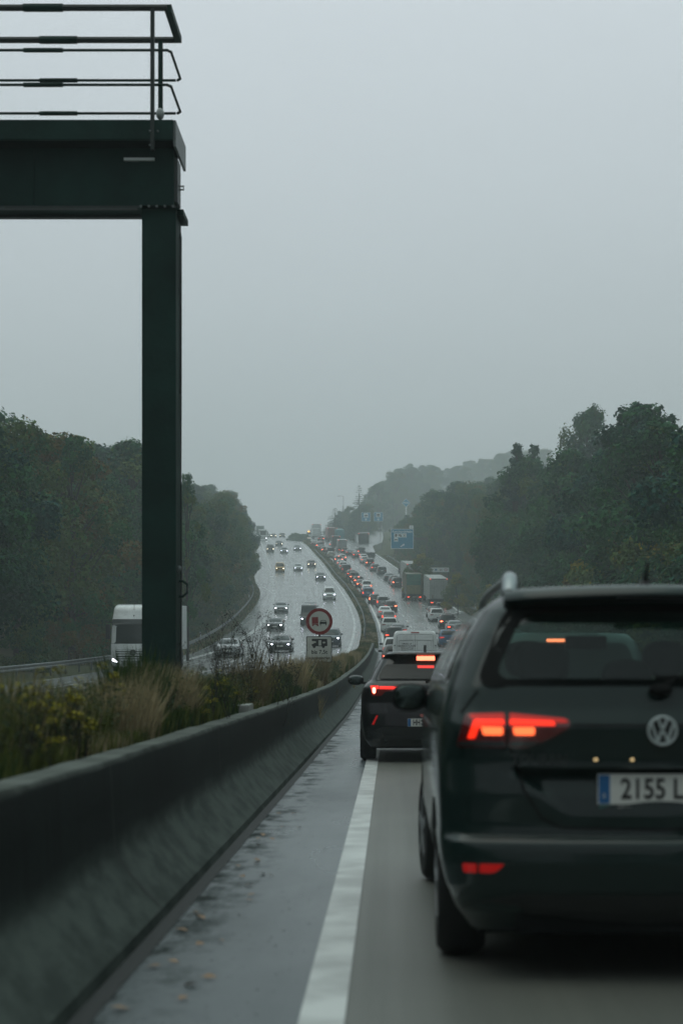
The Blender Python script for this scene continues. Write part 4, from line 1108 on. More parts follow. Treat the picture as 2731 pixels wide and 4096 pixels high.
        patch(MB(),rpoly(c([(1171,1674),(1222,1674),(1221,1692),(1175,1692)]),.008,3),sh.rear,RH,.018,.03,1,.006).build('lit_block',t,smooth=True)
        patch(MB(),rpoly(c([(1165,1707),(1238,1707),(1210,1718),(1165,1719)]),.006,2),sh.rear,SM,.015,.03,1,.004).build('clear_strip',t,smooth=True)
        RR=emis('reflector_red',(1,.01,.01),.16,base=(.40,.008,.006))
        for (a,b) in (((1055,1991),(1088,2012)),((1094,1991),(1150,2012))):
            patch(MB(),rpoly([(sg*-1*tx(p[0],.0) if sg>0 else tx(p[0],.0),tz(p[1],.0)) for p in ([a,(b[0],a[1]),b,(a[0]+3,b[1])] if b[0]<1100 else [a,b and (1152,1991),(1136,2007),(1124,2012),(a[0],2012)])],.006,2),sh.rear,RR,.010,.03,1,.02).build('reflector',root,smooth=True)
    # badge: ring with a V over a W
    bz=tz(1681); b=MB(); r=.057; yb=sh.rear(0,bz,.0)[1]-.012
    b.lathe([(-.0,r*1.02),(.02,r*1.02)],32,principled('badge_black',(.02,.024,.026),rough=.2,coat=1),Matrix.Translation((0,yb,bz))@Matrix.Rotation(PI/2,4,'Z'))
    ring=[(r*math.cos(a*PI/20),yb-.006,bz+r*math.sin(a*PI/20)) for a in range(41)]
    b.tube(ring,.0058,8,M_BADGE)
    def stroke(p,q):
        a=Vector((p[0]*r,yb-.008,bz+p[1]*r)); c=Vector((q[0]*r,yb-.008,bz+q[1]*r)); b.tube([a,c],.0056,6,M_BADGE)
    for sx in (-1,1):
        stroke((sx*.36,.92),(sx*.03,.12)); stroke((sx*.80,.52),(sx*.36,-.78)); stroke((sx*.36,-.78),(sx*.04,.0))
    b.build('badge',root,smooth=True)
    t=MB(); v,f=text_mesh('TOURAN',.055,None,Matrix.Translation((-.50,.0,tz(1749))),bold=.001); 
    v=[(x,sh.rear(x,z,.005)[1],z) for (x,y,z) in v]; t.add(v,f,principled('dull_chrome',(.16,.18,.18),rough=.4,metal=.8)); t.build('badge_lettering',root,fixn=False)
    # number plate
    pz0,pz1=tz(1850,.03),tz(1784,.03)
    py=sh.rear(0,(pz0+pz1)/2,0)[1]-.012
    pl=MB(); T=Matrix.Translation((0,py,(pz0+pz1)/2)); hh=(pz1-pz0)/2
    pl.box(-.262,.262,-.004,.006,-hh-.004,hh+.004,M_PLATE,T,ch=.003)
    pl.box(-.255,.255,-.002,.02,-hh-.022,-hh-.005,principled('plate_holder_teal',(.03,.13,.12),rough=.5),T)
    pl=pl.build('number_plate',root)
    e=MB(); e.box(-.258,-.212,-.0055,-.0042,-hh,hh,M_EUBLUE,T); e.build('blue_band',pl)
    x=MB(); v,f=text_mesh('2155 LBD',.118,None,T@Matrix.Translation((.024,-.006,-.002))@Matrix.Diagonal((.80,1,1,1)),bold=.002); x.add(v,f,M_PLATEINK); x.build('plate_numbers',pl,fixn=False); x=MB()
    v,f=text_mesh('E',.026,None,T@Matrix.Translation((-.235,-.0065,-.028))); x.add(v,f,M_PLATE); 
    v,f=text_mesh('a u t o m o c i o n',.016,None,T@Matrix.Translation((-.12,-.004,-hh-.013))); x.add(v,f,M_PLATE); x.build('plate_characters',pl,fixn=False)
    # warm reflections on the lip, painted as small glowing beads
    for xx in (tx(1367),tx(1450)):
        MB().ell((xx,sh.rear(xx,.92)[1]-.006,tz(1748)),(.008,.006,.006),emis('warm_painted_glint',(1,.72,.35),.8)).build('plate_glint',root,smooth=True)
    # wiper
    w=MB(); w.tube([(0,.075,1.205),(.06,.10,1.262),(.30,.125,1.275),(.52,.15,1.268)],[.02,.016,.011,.007],8,M_SEAL); w.ell((.0,.085,1.215),(.05,.03,.028),M_SEAL); w.box(-.02,.50,.085,.105,1.255,1.275,M_SEAL,ch=.006); w.build('wiper',root,smooth=True)
    # roof rails and aerial
    for sg in (-1,1):
        rr=MB(); rr.tube([(sg*.60,.42,1.625),(sg*.595,.46,1.675),(sg*.59,.56,1.70),(sg*.585,.9,1.712),(sg*.585,2.2,1.712),(sg*.59,2.6,1.69),(sg*.60,2.75,1.64)],[.038,.040,.034,.020,.018,.018,.016],10,principled('roof_rail_alloy',(.30,.33,.34),rough=.35,metal=.8)); rr.build('roof_rail',root,smooth=True)
    a=MB(); a.tube([(0,.52,1.67),(0,.50,1.70),(0,.44,1.77)],[.016,.010,.004],8,M_BLACK); a.ell((0,.53,1.675),(.03,.045,.02),M_BLACK); a.build('aerial',root,smooth=True)
    for sg in (-1,1):
        s=lambda y,z,o:sh.side(y,z,sg,o)
        g=MB(); patch(g,rpoly([(.62,1.26),(1.25,1.245),(1.25,1.53),(.80,1.53)],.05),s,M_GLASSD,.006,.1,2); patch(g,rpoly([(1.32,1.245),(2.2,1.235),(2.2,1.545),(1.32,1.54)],.04),s,M_GLASSD,.006,.1,2); patch(g,rpoly([(2.27,1.235),(3.15,1.225),(2.72,1.545),(2.27,1.545)],.04),s,M_GLASSD,.006,.1,2); g.build('side_window',root,smooth=True)
        m=MB(); m.ell((sg*1.0,3.0,1.145),(.105,.07,.080),M_SEAL,18,12,p=.75); m.box(min(sg*.86,sg*.95),max(sg*.86,sg*.95),2.97,3.05,1.08,1.12,M_BLACK,ch=.01); m.build('wing_mirror',root,smooth=True)
        gl=MB(); gl.ell((sg*1.0,2.935,1.148),(.088,.014,.066),principled('mirror_glass',(.05,.07,.065),rough=.1,metal=.8),18,8,p=.75); gl.build('mirror_glass',kids(root)[-1],smooth=True)
        # arches, sill
        u=MB()
        for y in (.88,.88+2.78):
            pts=[(y+.39*math.cos(PI*k/20),.33+.39*math.sin(PI*k/20)) for k in range(21)]+[(y-.39,.2),(y+.39,.2)]
            patch(u,pts,s,M_UNDER,.003,.2,1,.01)
        u.build('wheel_arch',root)
        wheel(root,sg*(.905-.11),.88,.325,.215,lowres=False); wheel(root,sg*(.905-.10),3.66,.325,.215,rz=math.radians(4),lowres=False)
        seamd=MB()
        seamd.box(sg*.921-.003,sg*.921+.003,.9,3.6,1.015,1.03,P); seamd.build('side_crease',root)
    un=MB(); un.box(-.74,.74,.35,4.2,.17,.30,M_UNDER); un.box(-.60,.60,.10,.5,.2,.33,M_UNDER,ch=.02); un.build('underbody',root)
    patch(MB(),rpoly([(-.78,.205),(.78,.205),(.84,.32),(.60,.375),(-.60,.375),(-.84,.32)],.04),sh.rear,M_BLACK,.006,.06,2).build('lower_bumper',root,smooth=True)
    # seats seen through the glass
    for (x,y,z,hw) in ((-.40,1.05,1.42,.125),(.0,1.1,1.34,.12),(.40,1.05,1.42,.125),(-.37,2.3,1.45,.12),(.37,2.3,1.45,.12)):
        s=MB(); s.ell((x,y,z-.09),(hw,.055,.10),M_SEAT,16,10,p=.7); s.tube([(x-.04,y,z-.25),(x-.04,y,z-.12)],.008,6,M_BLACK); s.tube([(x+.04,y,z-.25),(x+.04,y,z-.12)],.008,6,M_BLACK)
        s.box(x-.2,x+.2,y-.06,y+.06,.55,z-.21,M_SEAT,ch=.05); s.box(x-.2,x+.2,y,y+.5,.42,.56,M_SEAT,ch=.04); s.build('seat',root,smooth=True)
    ds=MB(); ds.box(-.70,.70,3.0,3.35,.6,1.12,M_BLACK,ch=.06)
    ring=[(-.37+.18*math.cos(a*PI/12),2.9-.08*math.sin(a*PI/12),1.05+.17*math.sin(a*PI/12)) for a in range(25)]; ds.tube(ring,.014,6,M_BLACK); ds.box(-.12,.12,2.74,2.78,1.42,1.50,M_BLACK,ch=.02)
    ds.build('dashboard',root,smooth=True)
    root.location=(CX,D,zr(D)); root.rotation_euler=(math.atan((zr(11.5)-zr(7))/4.5),0,0)
big_mpv()
def hatch_suv():
    D=24.; CX=.532; z0=zr(24.3)
    root=empty('suv',label='black compact SUV beside the barrier with a glowing high brake light',cat='suv')
    L=4.4;H=1.60
    tx=lambda px:(px-891)/3927*(D+.1)-CX
    tz=lambda py:1.24-(py-1575)/3927*(D+.1)-z0
    rows=[(.22,.80,.16,.3,.06,.18,.10,.24),(.32,.88,.04,.1,.07,.18,.12,.24),(.50,.915,.0,.0,.08,.18,.13,.24),(.70,.93,.02,.0,.08,.18,.12,.24),(.85,.93,.055,.05,.09,.18,.12,.24),(.98,.925,.04,.15,.09,.18,.12,.24),(1.06,.90,.045,.4,.09,.18,.12,.24),(1.11,.86,.075,.8,.09,.18,.13,.24),
      (1.15,.80,.13,1.0,.09,.18,.13,.24),(1.30,.725,.25,1.3,.09,.18,.14,.22),(1.46,.635,.37,1.65,.09,.18,.15,.22),(1.53,.575,.30,1.8,.08,.18,.12,.22),(1.555,.53,.32,1.9,.08,.18,.12,.22)]
    sh=Shell(L,rows,H,taper=.03,dome=.04)
    P=principled('paint_gloss_black',(.004,.005,.006),rough=.3,coat=.7,spec=.12,noise=.1,nscale=3,bump=.02,bscale=60)
    zs=[.22+i*.0222 for i in range(61)]; zs=[z for z in zs if z<1.553]+[1.555]
    sh.build(zs,16,6,14,P).build('body',root,smooth=True)
    patch(MB(),rpoly([(-.74,1.155),(.74,1.155),(.585,1.47),(-.585,1.47)],.05),sh.rear,M_SEAL,.004,.08,3).build('rear_window_frame',root,smooth=True)
    patch(MB(),rpoly([(-.70,1.18),(.70,1.18),(.59,1.385),(-.59,1.385)],.07),sh.rear,M_GLASSD,.010,.08,3).build('rear_window',root,smooth=True)
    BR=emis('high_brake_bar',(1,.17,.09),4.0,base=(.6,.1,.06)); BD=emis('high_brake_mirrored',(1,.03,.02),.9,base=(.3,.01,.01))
    bl=MB(); bl.box(-.128,.128,.285,.33,tz(1516.5),tz(1506.5),BR,ch=.008); bl=bl.build('brake_light',root,smooth=True)
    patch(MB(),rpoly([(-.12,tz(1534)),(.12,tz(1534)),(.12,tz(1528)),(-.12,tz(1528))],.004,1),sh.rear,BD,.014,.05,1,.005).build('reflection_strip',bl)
    RM=emis('slim_bar_lit',(1,.028,.018),1.6,base=(.4,.02,.02)); RH=emis('lamp_core_lit',(1,.32,.20),6.,base=(.6,.1,.06))
    for sg in (-1,1):
        c=lambda pts:[((tx(a) if sg<0 else -tx(a)),tz(b)) for a,b in pts]
        t=patch(MB(),rpoly(c([(845,1573),(930,1574),(918,1586),(882,1588),(872,1598),(850,1598)]),.01,2),sh.rear,M_TLOFF,.008,.05,2,.02).build('tail_light',root,smooth=True)
        patch(MB(),rpoly(c([(868,1576),(918,1576.5),(917,1582.5),(868,1582)]),.006,2),sh.rear,RM,.014,.05,1,.006).build('lit_bar',t,smooth=True)
        patch(MB(),rpoly(c([(847,1574.5),(866,1574.5),(866,1581),(861,1582),(857,1594),(852,1592)]),.006,2),sh.rear,RM,.0145,.05,1,.006).build('lit_bar',t,smooth=True)
        patch(MB(),rpoly(c([(852,1579),(859,1579),(859,1590),(855,1593),(852,1589)]),.01,3),sh.rear,RH,.018,.05,1,.006).build('lamp',t,smooth=True)
        patch(MB(),rpoly(c([(861,1642),(865,1643),(855,1664),(850,1663)]),.004,1),sh.rear,emis('reflector_red',(1,.01,.01),.16),.012,.05,1,.02).build('reflector',root,smooth=True)
        s=lambda y,z,o:sh.side(y,z,sg,o)
        g=MB(); patch(g,rpoly([(.75,1.17),(2.0,1.15),(2.0,1.46),(.95,1.45)],.05),s,M_GLASSD,.006,.1,2); patch(g,rpoly([(2.07,1.15),(3.1,1.14),(2.6,1.46),(2.07,1.46)],.05),s,M_GLASSD,.006,.1,2); g.build('side_window',root,smooth=True)
        m=MB(); m.ell((sg*1.035,2.75,1.135),(.125,.08,.078),P,18,12,p=.8); m.box(min(sg*.84,sg*.98),max(sg*.84,sg*.98),2.73,2.80,1.075,1.11,M_BLACK,ch=.01); mo=m.build('wing_mirror',root,smooth=True)
        MB().ell((sg*1.035,2.678,1.138),(.10,.014,.058),MATS['mirror_glass'],18,8,p=.8).build('mirror_glass',mo,smooth=True)
        u=MB()
        for y in (.87,3.45):
            pts=[(y+.40*math.cos(PI*k/16),.345+.40*math.sin(PI*k/16)) for k in range(17)]+[(y-.40,.22),(y+.40,.22)]
            patch(u,pts,s,M_UNDER,.003,.3,1,.01)
            wheel(root,sg*(.93-.11),y,.345,.23,lowres=False)
        u.build('wheel_arch',root)
        g2=MB(); g2.box(sg*.50-.035,sg*.50+.035,1.2,1.6,1.585,1.60,M_BLACK); g2.build('roof_trim',root)
    f=MB(); f.prism([(.70,1.575),(1.0,1.575),(.97,1.60),(.80,1.66),(.74,1.66)],-.018,.018,M_BLACK,plane='yz'); f.build('shark_fin_aerial',root)
    for (x,h) in ((-.27,.10),(.25,.10),(.42,.05),(-.12,.05)): pass
    w=MB(); w.tube([(0,.09,1.14),(.10,.15,1.20),(.36,.17,1.22)],[.014,.011,.007],6,M_SEAL); w.build('wiper',root)
    pz=(tz(1650)+tz(1667))/2; py=sh.rear(0,pz)[1]-.01; T=Matrix.Translation((0,py,pz))
    pl=MB().box(-.26,.26,-.004,.01,-.055,.055,M_PLATE,T,ch=.003).build('number_plate',root)
    x=MB(); x.box(-.258,-.215,-.0055,-.0042,-.053,.053,M_EUBLUE,T); v,f=text_mesh('HH',.115,None,T@Matrix.Translation((-.135,-.006,-.002))@Matrix.Diagonal((.62,1,1,1)),bold=.003); x.add(v,f,M_PLATEINK); x.build('plate_letters',pl,fixn=False); x=MB()
    v,f=text_mesh('FS 1042',.115,None,T@Matrix.Translation((.10,-.006,-.002))@Matrix.Diagonal((.62,1,1,1)),bold=.003); x.add(v,f,M_PLATEINK)
    for dz in (.026,-.022): x.lathe([(0,.016),(.002,.016)],12,M_PLATEINK if dz>0 else principled('plate_seal',(.25,.27,.32),rough=.5),T@Matrix.Translation((-.06,-.0055,dz))@Matrix.Rotation(-PI/2,4,'Z'))
    x.build('plate_characters',pl,fixn=False)
    sl=MB()
    for (a,b) in (((-.60,.93),(.60,.93)),((-.62,.93),(-.52,.72)),((.62,.93),(.52,.72)),((-.52,.72),(.52,.72)),((-.62,.93),(-.66,1.0)),((.62,.93),(.66,1.0))):
        a,b=Vector(a),Vector(b); n=14; t=(b-a).normalized(); nn=Vector((-t.y,t.x))*.006
        for k in range(n):
            p=a+(b-a)*k/n; r=a+(b-a)*(k+1)/n; sl.add([sh.rear(*(p-nn),.003),sh.rear(*(p+nn),.003),sh.rear(*(r+nn),.003),sh.rear(*(r-nn),.003)],[(0,1,2,3)],M_SEAL)
    sl.build('shut_line',root)
    patch(MB(),rpoly([(-.83,.23),(.83,.23),(.90,.42),(.62,.50),(-.62,.50),(-.90,.42)],.05),sh.rear,M_BLACK,.008,.1,2).build('bumper',root,smooth=True)
    un=MB(); un.box(-.75,.75,.3,4.1,.19,.3,M_UNDER); un.ell((-.35,.45,.24),(.2,.25,.05),M_UNDER); un.build('underbody',root)
    root.location=(CX,D,zr(24)+.0); root.rotation_euler=(math.atan((zr(28)-zr(24))/4),0,0)
hatch_suv()
r=car('suv','suv','grey','rear','third',0,0,'grey SUV seen through the windows of the large people carrier, thin brake light glowing','suv',None,0,dd=15.6,H=1.68)
r.location.x=1.64
r=car('car','hatch','graphite','front','off',0,0,'dark hatchback added out of view behind the camera to shade our lane','car',None,0,dd=20)  # added car outside the frame, there to darken the near lane
r.location=(1.27,-2.7,zr(-1)); r.rotation_euler=(0,0,0)
# ------------------------------------------------------------------ gantry over the opposite lanes
def gantry():
    D=20.5; zb=zr(D)+.3
    root=empty('sign_gantry',(-2.74,D,zb),label='dark steel gantry column and beam with a railed walkway crossing at the top left',cat='gantry')
    O=Vector(root.location); G=principled('dark_green_steel',(.003,.034,.026),rough=.62,spec=.25,noise=.4,nscale=1.5,bump=.15,bscale=20,rough2=.7)
    G2=principled('weathered_rail_steel',(.022,.034,.031),rough=.55,noise=.4,nscale=4)
    W=lambda px,d=D:(px-891)/3927*d; Zz=lambda py,d=D:1.24-(py-1575)/3927*d
    T=Matrix.Translation(-O)
    y0,y1=D-.22,D+.28
    c=MB(); c.box(W(326,D-.22),W(404.5,D-.22),y0,y1,zb-.4,Zz(479,D-.22),G,T,ch=.006); c=c.build('column',root)
    h=MB(); 
    h.tube([(W(411),D,Zz(1335)),(W(420),D,Zz(1335)),(W(430),D,Zz(1342)),(W(430),D,Zz(1362)),(W(420),D,Zz(1370)),(W(411),D,Zz(1370))],.016,6,G,T=T); h.ell((W(414),D-.1,Zz(1308)),(.03,.05,.04),M_GALV,T=T); h.build('handle',c)
    b=MB(); x0=-19.5
    b.box(x0,W(404),y0,y0+.43,Zz(473,y0),7.62,G,T,ch=.01)
    b.box(x0,W(330),y0-.03,y0+.06,Zz(474,y0)-.03,Zz(474,y0),G2,T); b.box(x0,W(330),y0+.37,y0+.46,Zz(474,y0)-.03,Zz(474,y0),G2,T)
    b.build('cross_beam',root)
    fl=MB(); fl.box(W(322),W(418,D),y0-.05,y1+.10,Zz(480,y0),Zz(474,y0)-.032,G,T); fl.box(W(404),W(424),y0+.1,y1+.1,Zz(500),Zz(487),G,T); fl.build('base_flange',root)
    cp=MB(); cp.box(W(325),W(405),y0-.012,y0-.001,Zz(472,y0),7.60,G,T); 
    cp.tube([(W(404),D,Zz(428)),(W(422),D,Zz(428)),(W(422),D,Zz(436)),(W(404),D,Zz(436))],.012,6,M_GALV,T=T)
    cp.box(W(400),W(411),y0+.1,y1-.1,Zz(470),Zz(370),principled('cast_plate',(.10,.11,.11),rough=.6),T); cp.build('end_plate',root)
    t=MB(); dn,df=20.05,21.05
    t.box(x0,W(396,dn),dn+.031,dn+.70,Zz(322,dn)-.002,Zz(322,dn)+.05,principled('walkway_side',(.002,.008,.006),rough=.8,spec=.1),T)
    t.box(x0,W(398,dn),dn-.02,dn+.03,Zz(322,dn),Zz(276,dn),G,T,ch=.01)
    t.box(W(398,dn)+.001,W(398,dn)+.03,dn,df,Zz(335,dn),Zz(276,dn),principled('walkway_end_plate',(.12,.14,.135),rough=.5),T)
    t.build('walkway',root)
    lamp=MB(); lamp.box(W(286,y0),W(356,y0),y0-.05,y0-.003,Zz(371,y0),Zz(365,y0),principled('strip_pale',(.62,.66,.64),rough=.4),T); lamp.build('pale_strip',root)
    ball=MB(); ball.ell((W(368,dn+.3),dn+.3,Zz(262,dn+.3)),(.05,.05,.07),principled('pale_lamp_cover',(.42,.45,.44),rough=.5),T=T); ball.build('lamp_cover',root,smooth=True)
    # railings
    for (da,tops,xe) in ((dn,(18,115,195),384),(df,(82,175,250),(404))):
        r=MB(); zz=[Zz(18,dn),Zz(115.5,dn),Zz(195,dn)]
        for k,z in enumerate(zz):
            r.tube([(x0,da,z),(W(xe,da),da,z)],.040 if k==0 else .017,8,G2 if k==0 else G,T=T)
            for xx in ([-19.5+2.6*i for i in range(6)]+[W(100 if da==dn else 135,da)-.23]): r.tube([(xx,da,z),(xx+.46,da,z)],.050 if k==0 else .028,8,G,T=T)
        r.build('handrail',root,smooth=True)
        p=MB(); p.box(W(346 if da==dn else 364,da),W(355 if da==dn else 374,da),da-.03,da+.03,Zz(345,dn) if da==dn else Zz(270,da),zz[0],G2 if da==dn else G,T,ch=.006); p.build('post',root)
    e=MB(); zz=[Zz(18,dn),Zz(115.5,dn),Zz(195,dn)]; xe=W(384,dn)
    e.box(xe-.03,xe+.05,dn,df,zz[0]-.04,zz[0]+.04,G,T)
    for z in zz[1:]: e.tube([(xe,dn,z),(xe+.04,dn+.06,z),(xe+.04,df-.06,z),(xe,df,z)],.017,8,G,T=T)
    e.build('end_rail',root)
    bl=MB()
    for (a,c_) in ((600,528),(632,528),(600,584)):
        bl.ell((W(a*.5742,dn-.03),dn-.03,Zz(c_*.5742,dn)),(.014,.012,.014),M_GALV,T=T)
    bl.build('bolt',root)
    fb=MB()
    for i in range(5):
        xx=W(332+i*18); fb.lathe([(0,.016),(.02,.016)],6,M_GALV,T@Matrix.Translation((xx,y0-.06,Zz(477.5,y0)))@Matrix.Rotation(-PI/2,4,'Z'))
    fb.build('flange_bolts',root)
    cb=MB(); cb.tube([(W(404),D+.30,Zz(500)),(W(413),D+.1,Zz(540)),(W(413),D+.1,Zz(900)),(W(414),D+.1,Zz(1300)),(W(413),D+.1,Zz(1560))],.014,6,principled('grey_conduit',(.06,.07,.068),rough=.5),T=T); cb.build('cable_conduit',root,smooth=True)
    for xx in (-17,-14.4,-11.8,-9.2,-6.6,-4.2): MB().box(xx-.008,xx+.008,y0-.02,y0-.001,Zz(472,y0),7.60,G,T).build('stiffener',root)
    for xx in (-16.9,-14.3,-11.7,-9.1,-6.5): MB().box(xx-.03,xx+.03,dn-.03,dn+.03,Zz(345,dn),Zz(18,dn),G,T,ch=.006).build('post',root)
gantry()
# ------------------------------------------------------------------ no-overtaking sign with its plate
M_SIGNW=principled('sign_white',(.56,.57,.52),rough=.45,noise=.15,nscale=3)
M_SIGNR=principled('sign_red',(.22,.018,.018),rough=.45)
M_SIGNK=principled('sign_black',(.015,.018,.018),rough=.5)
M_SIGNB=principled('sign_blue',(.001,.24,.42),rough=.45,noise=.1,nscale=1)
M_SIGNF=principled('sign_white_clean',(.78,.82,.83),rough=.45)
def median_sign():
    D=49.; z0=gz(D,-1.97)
    root=empty('traffic_sign',(-1.97,D,z0),label='round red-rimmed no-overtaking sign above a white camper plate standing in the median weeds',cat='road sign')
    O=Vector(root.location); T=Matrix.Translation(-O)
    W=lambda px:(px-891)/3927*D; Zz=lambda py:1.24-(py-1575)/3927*D
    p=MB(); p.tube([(W(733),D+.05,z0-.2),(W(733),D+.05,Zz(1402))],.03,10,M_GALV,T=T); p.build('post',root,smooth=True)
    cx,cz=W(733),Zz(1427.3); R=.382
    f=MB(); f.lathe([(0,R),(.02,R)],48,M_SIGNR,T@Matrix.Translation((cx,D,cz))@Matrix.Rotation(PI/2,4,'Z')); f.lathe([(0,.29),(.004,.29)],48,M_SIGNW,T@Matrix.Translation((cx,D-.003,cz))@Matrix.Rotation(PI/2,4,'Z'))
    f=f.build('round_sign',root)
    # z6 px helper: src = 1000+x/3.92, 2260+y/3.92
    def q6(pts): return [(W((1000+a/3.92)*.5742),Zz((2260+b/3.92)*.5742)) for a,b in pts]
    lr=MB(); lr.prism(q6([(967,820),(1065,815),(1070,918),(970,922)]),D-.007,D-.004,M_SIGNR,T); lr.prism(q6([(972,926),(1066,924),(1068,936),(972,938)]),D-.007,D-.004,M_SIGNR,T)
    for a,b in ((972,988),(1052,1070)): lr.prism(q6([(a,936),(b,936),(b,958),(a,958)]),D-.007,D-.004,M_SIGNR,T)
    lr.prism(q6([(988,936),(1004,936),(990,952),(986,950)]),D-.007,D-.004,M_SIGNR,T); lr.prism(q6([(1035,936),(1052,936),(1052,950),(1048,952)]),D-.007,D-.004,M_SIGNR,T)
    lr.build('lorry_symbol',f)
    ca=MB(); ca.prism(q6([(1092,896),(1100,890),(1192,890),(1200,896),(1200,924),(1092,924)]),D-.007,D-.004,M_SIGNK,T)
    for seg in ([(1100,890),(1108,890),(1118,870),(1112,866)],[(1184,890),(1192,890),(1182,866),(1176,870)],[(1110,864),(1184,864),(1182,871),(1114,871)]): ca.prism(q6(seg),D-.0068,D-.0042,M_SIGNK,T)
    for a,b in ((1096,1110),(1182,1196)): ca.prism(q6([(a,923),(b,923),(b-2,946),(a+2,946)]),D-.0066,D-.0044,M_SIGNK,T)
    ca.build('car_symbol',f)
    pl=MB(); x0,x1,zt,zb=W(703),W(762),Zz(1461.5),Zz(1521.5)
    o=rpoly([(x0,zb),(x1,zb),(x1,zt),(x0,zt)],.04); pl.prism(o,D-.0,D+.02,M_SIGNK,T); o2=rpoly([(x0+.022,zb+.022),(x1-.022,zb+.022),(x1-.022,zt-.022),(x0+.022,zt-.022)],.03); pl.prism(o2,D-.004,D-.001,M_SIGNW,T)
    pl=pl.build('plate',root)
    def q7(pts): return [(W((700+a/2.24)*.5742),Zz((2450+b/2.24)*.5742)) for a,b in pts]
    cp=MB(); cp.prism(q7([(1224,242),(1230,236),(1362,236),(1364,300),(1310,302),(1310,248),(1284,248),(1284,302),(1226,300),(1222,286),(1244,278),(1250,256),(1226,256)]),D-.008,D-.005,M_SIGNK,T)
    cp.prism(q7([(1284,296),(1312,296),(1312,303),(1284,303)]),D-.0078,D-.0052,M_SIGNK,T)
    for cxx in (1246,1328):
        c=q7([(cxx,304)])[0]; cp.lathe([(0,.045),(.003,.045)],16,M_SIGNK,T@Matrix.Translation((c[0],D-.0085,c[1]))@Matrix.Rotation(PI/2,4,'Z'))
    for w_ in ([(1246,258),(1262,258),(1262,272),(1240,272)],[(1322,262),(1346,262),(1346,276),(1322,276)]): cp.prism(q7(w_),D-.0088,D-.0083,M_SIGNW,T)
    cp.build('camper_symbol',pl)
    t=MB(); c=q7([(1292,355)])[0]; v,f_=text_mesh('bis 7,5t',.158,None,T@Matrix.Translation((c[0],D-.006,c[1])),bold=.003); t.add(v,f_,M_SIGNK)
    c=q7([(1293,408)])[0]; v,f_=text_mesh('ausgenommen',.118,None,T@Matrix.Translation((c[0],D-.006,c[1]))@Matrix.Diagonal((.92,1,1,1)),bold=.003); t.add(v,f_,M_SIGNK); t.build('plate_lettering',pl,fixn=False)
median_sign()
# ------------------------------------------------------------------ big blue direction sign on its cantilever
def SP(D): return (lambda sx:(sx-VX)/FS*D),(lambda sy:CZ+(VY-sy)/FS*D)
def blue_sign():
    D=308.; W,Zz=SP(D); xp=W(1707); z0=gz(D,xp)
    root=empty('motorway_sign',(xp,D,z0),label='large blue motorway sign reading Reinhardshain with service symbols and an arrow, on an arm',cat='road sign')
    T=Matrix.Translation(-Vector(root.location))
    def q8(x,y): return (W(1500+x/3.92),Zz(2080+y/3.92))
    p=MB(); p.box(xp-.18,xp+.18,D,D+.36,z0-1,Zz(2149),principled('sign_mast_steel',(.07,.075,.07),rough=.6),T); p.build('mast',root)
    a=MB(); x1,za=q8(240,275); 
    a.box(x1,xp+.18,D+.05,D+.30,q8(0,312)[1],q8(0,275)[1],MATS['sign_mast_steel'],T); a.build('arm',root)
    b=MB(); (xa,zt),(xb,zb)=q8(246,140),q8(602,452)
    b.prism(rpoly([(xa,zb),(xb,zb),(xb,zt),(xa,zt)],.12),D-.08,D+.03,M_SIGNF,T); b.prism(rpoly([(xa+.09,zb+.09),(xb-.09,zb+.09),(xb-.09,zt-.09),(xa+.09,zt-.09)],.08),D-.10,D-.081,M_SIGNB,T); b=b.build('board',root)
    t=MB(); c=q8(423,184); v,f=text_mesh('Reinhardshain',.56,None,T@Matrix.Translation((c[0],D-.11,c[1])),bold=.010,ext=.005); 
    w=max(x for x,y,z in v)-min(x for x,y,z in v); k=(q8(578,0)[0]-q8(268,0)[0])/w; cx=c[0]-root.location.x
    v=[(cx+(x-cx)*k,y,z) for x,y,z in v]; t.add(v,f,M_SIGNF); t.build('place_name',b,fixn=False)
    s=MB(); bl=M_SIGNK
    for i,(x,y) in enumerate(((326,242),(391,242),(458,242),(326,307))):
        c=q8(x,y); h=.36
        s.box(c[0]-h,c[0]+h,D-.105,D-.1005,c[1]-h,c[1]+h,M_SIGNF,T)
        def bx(a,b_,c_,d_,m=bl): s.box(c[0]+a,c[0]+b_,D-.112,D-.1055,c[1]+c_,c[1]+d_,m,T)
        if i==0: bx(-.16,.10,-.25,.25); bx(.12,.2,-.1,.2)
        if i==1: bx(-.25,-.05,-.15,.22); bx(.0,.25,-.25,.05); bx(-.15,.2,.1,.18)
        if i==2:
            for sg in (-1,1): s.prism([(c[0]-.24*sg,c[1]-.24),(c[0]-.16*sg,c[1]-.26),(c[0]+.26*sg,c[1]+.20),(c[0]+.20*sg,c[1]+.26)],D-.112-.002*sg,D-.106-.002*sg,bl,T)
        if i==3: bx(-.27,.27,-.14,-.02); bx(-.27,-.2,-.2,.15); bx(-.15,.2,-.02,.06)
    s.build('service_symbols',b)
    ar=MB(); pts=[q8(*p) for p in ((392,412),(432,388),(418,380),(460,374),(452,412),(444,402),(402,427))]; ar.prism(pts,D-.112,D-.1005,M_SIGNF,T); ar.build('arrow',b)
    e=MB(); (xa,zt),(xb,zb)=q8(534,86),q8(600,134); e.box(xa,xb,D-.06,D,zb,zt,M_SIGNF,T); e.box((xa+xb)/2-.1,(xa+xb)/2-.04,D-.066,D-.0605,zb+.2,zt-.2,M_SIGNK,T); e.box((xa+xb)/2-.1,(xa+xb)/2+.1,D-.067,D-.0606,zb+.2,zb+.28,M_SIGNK,T); e.build('exit_tab',b)
blue_sign()
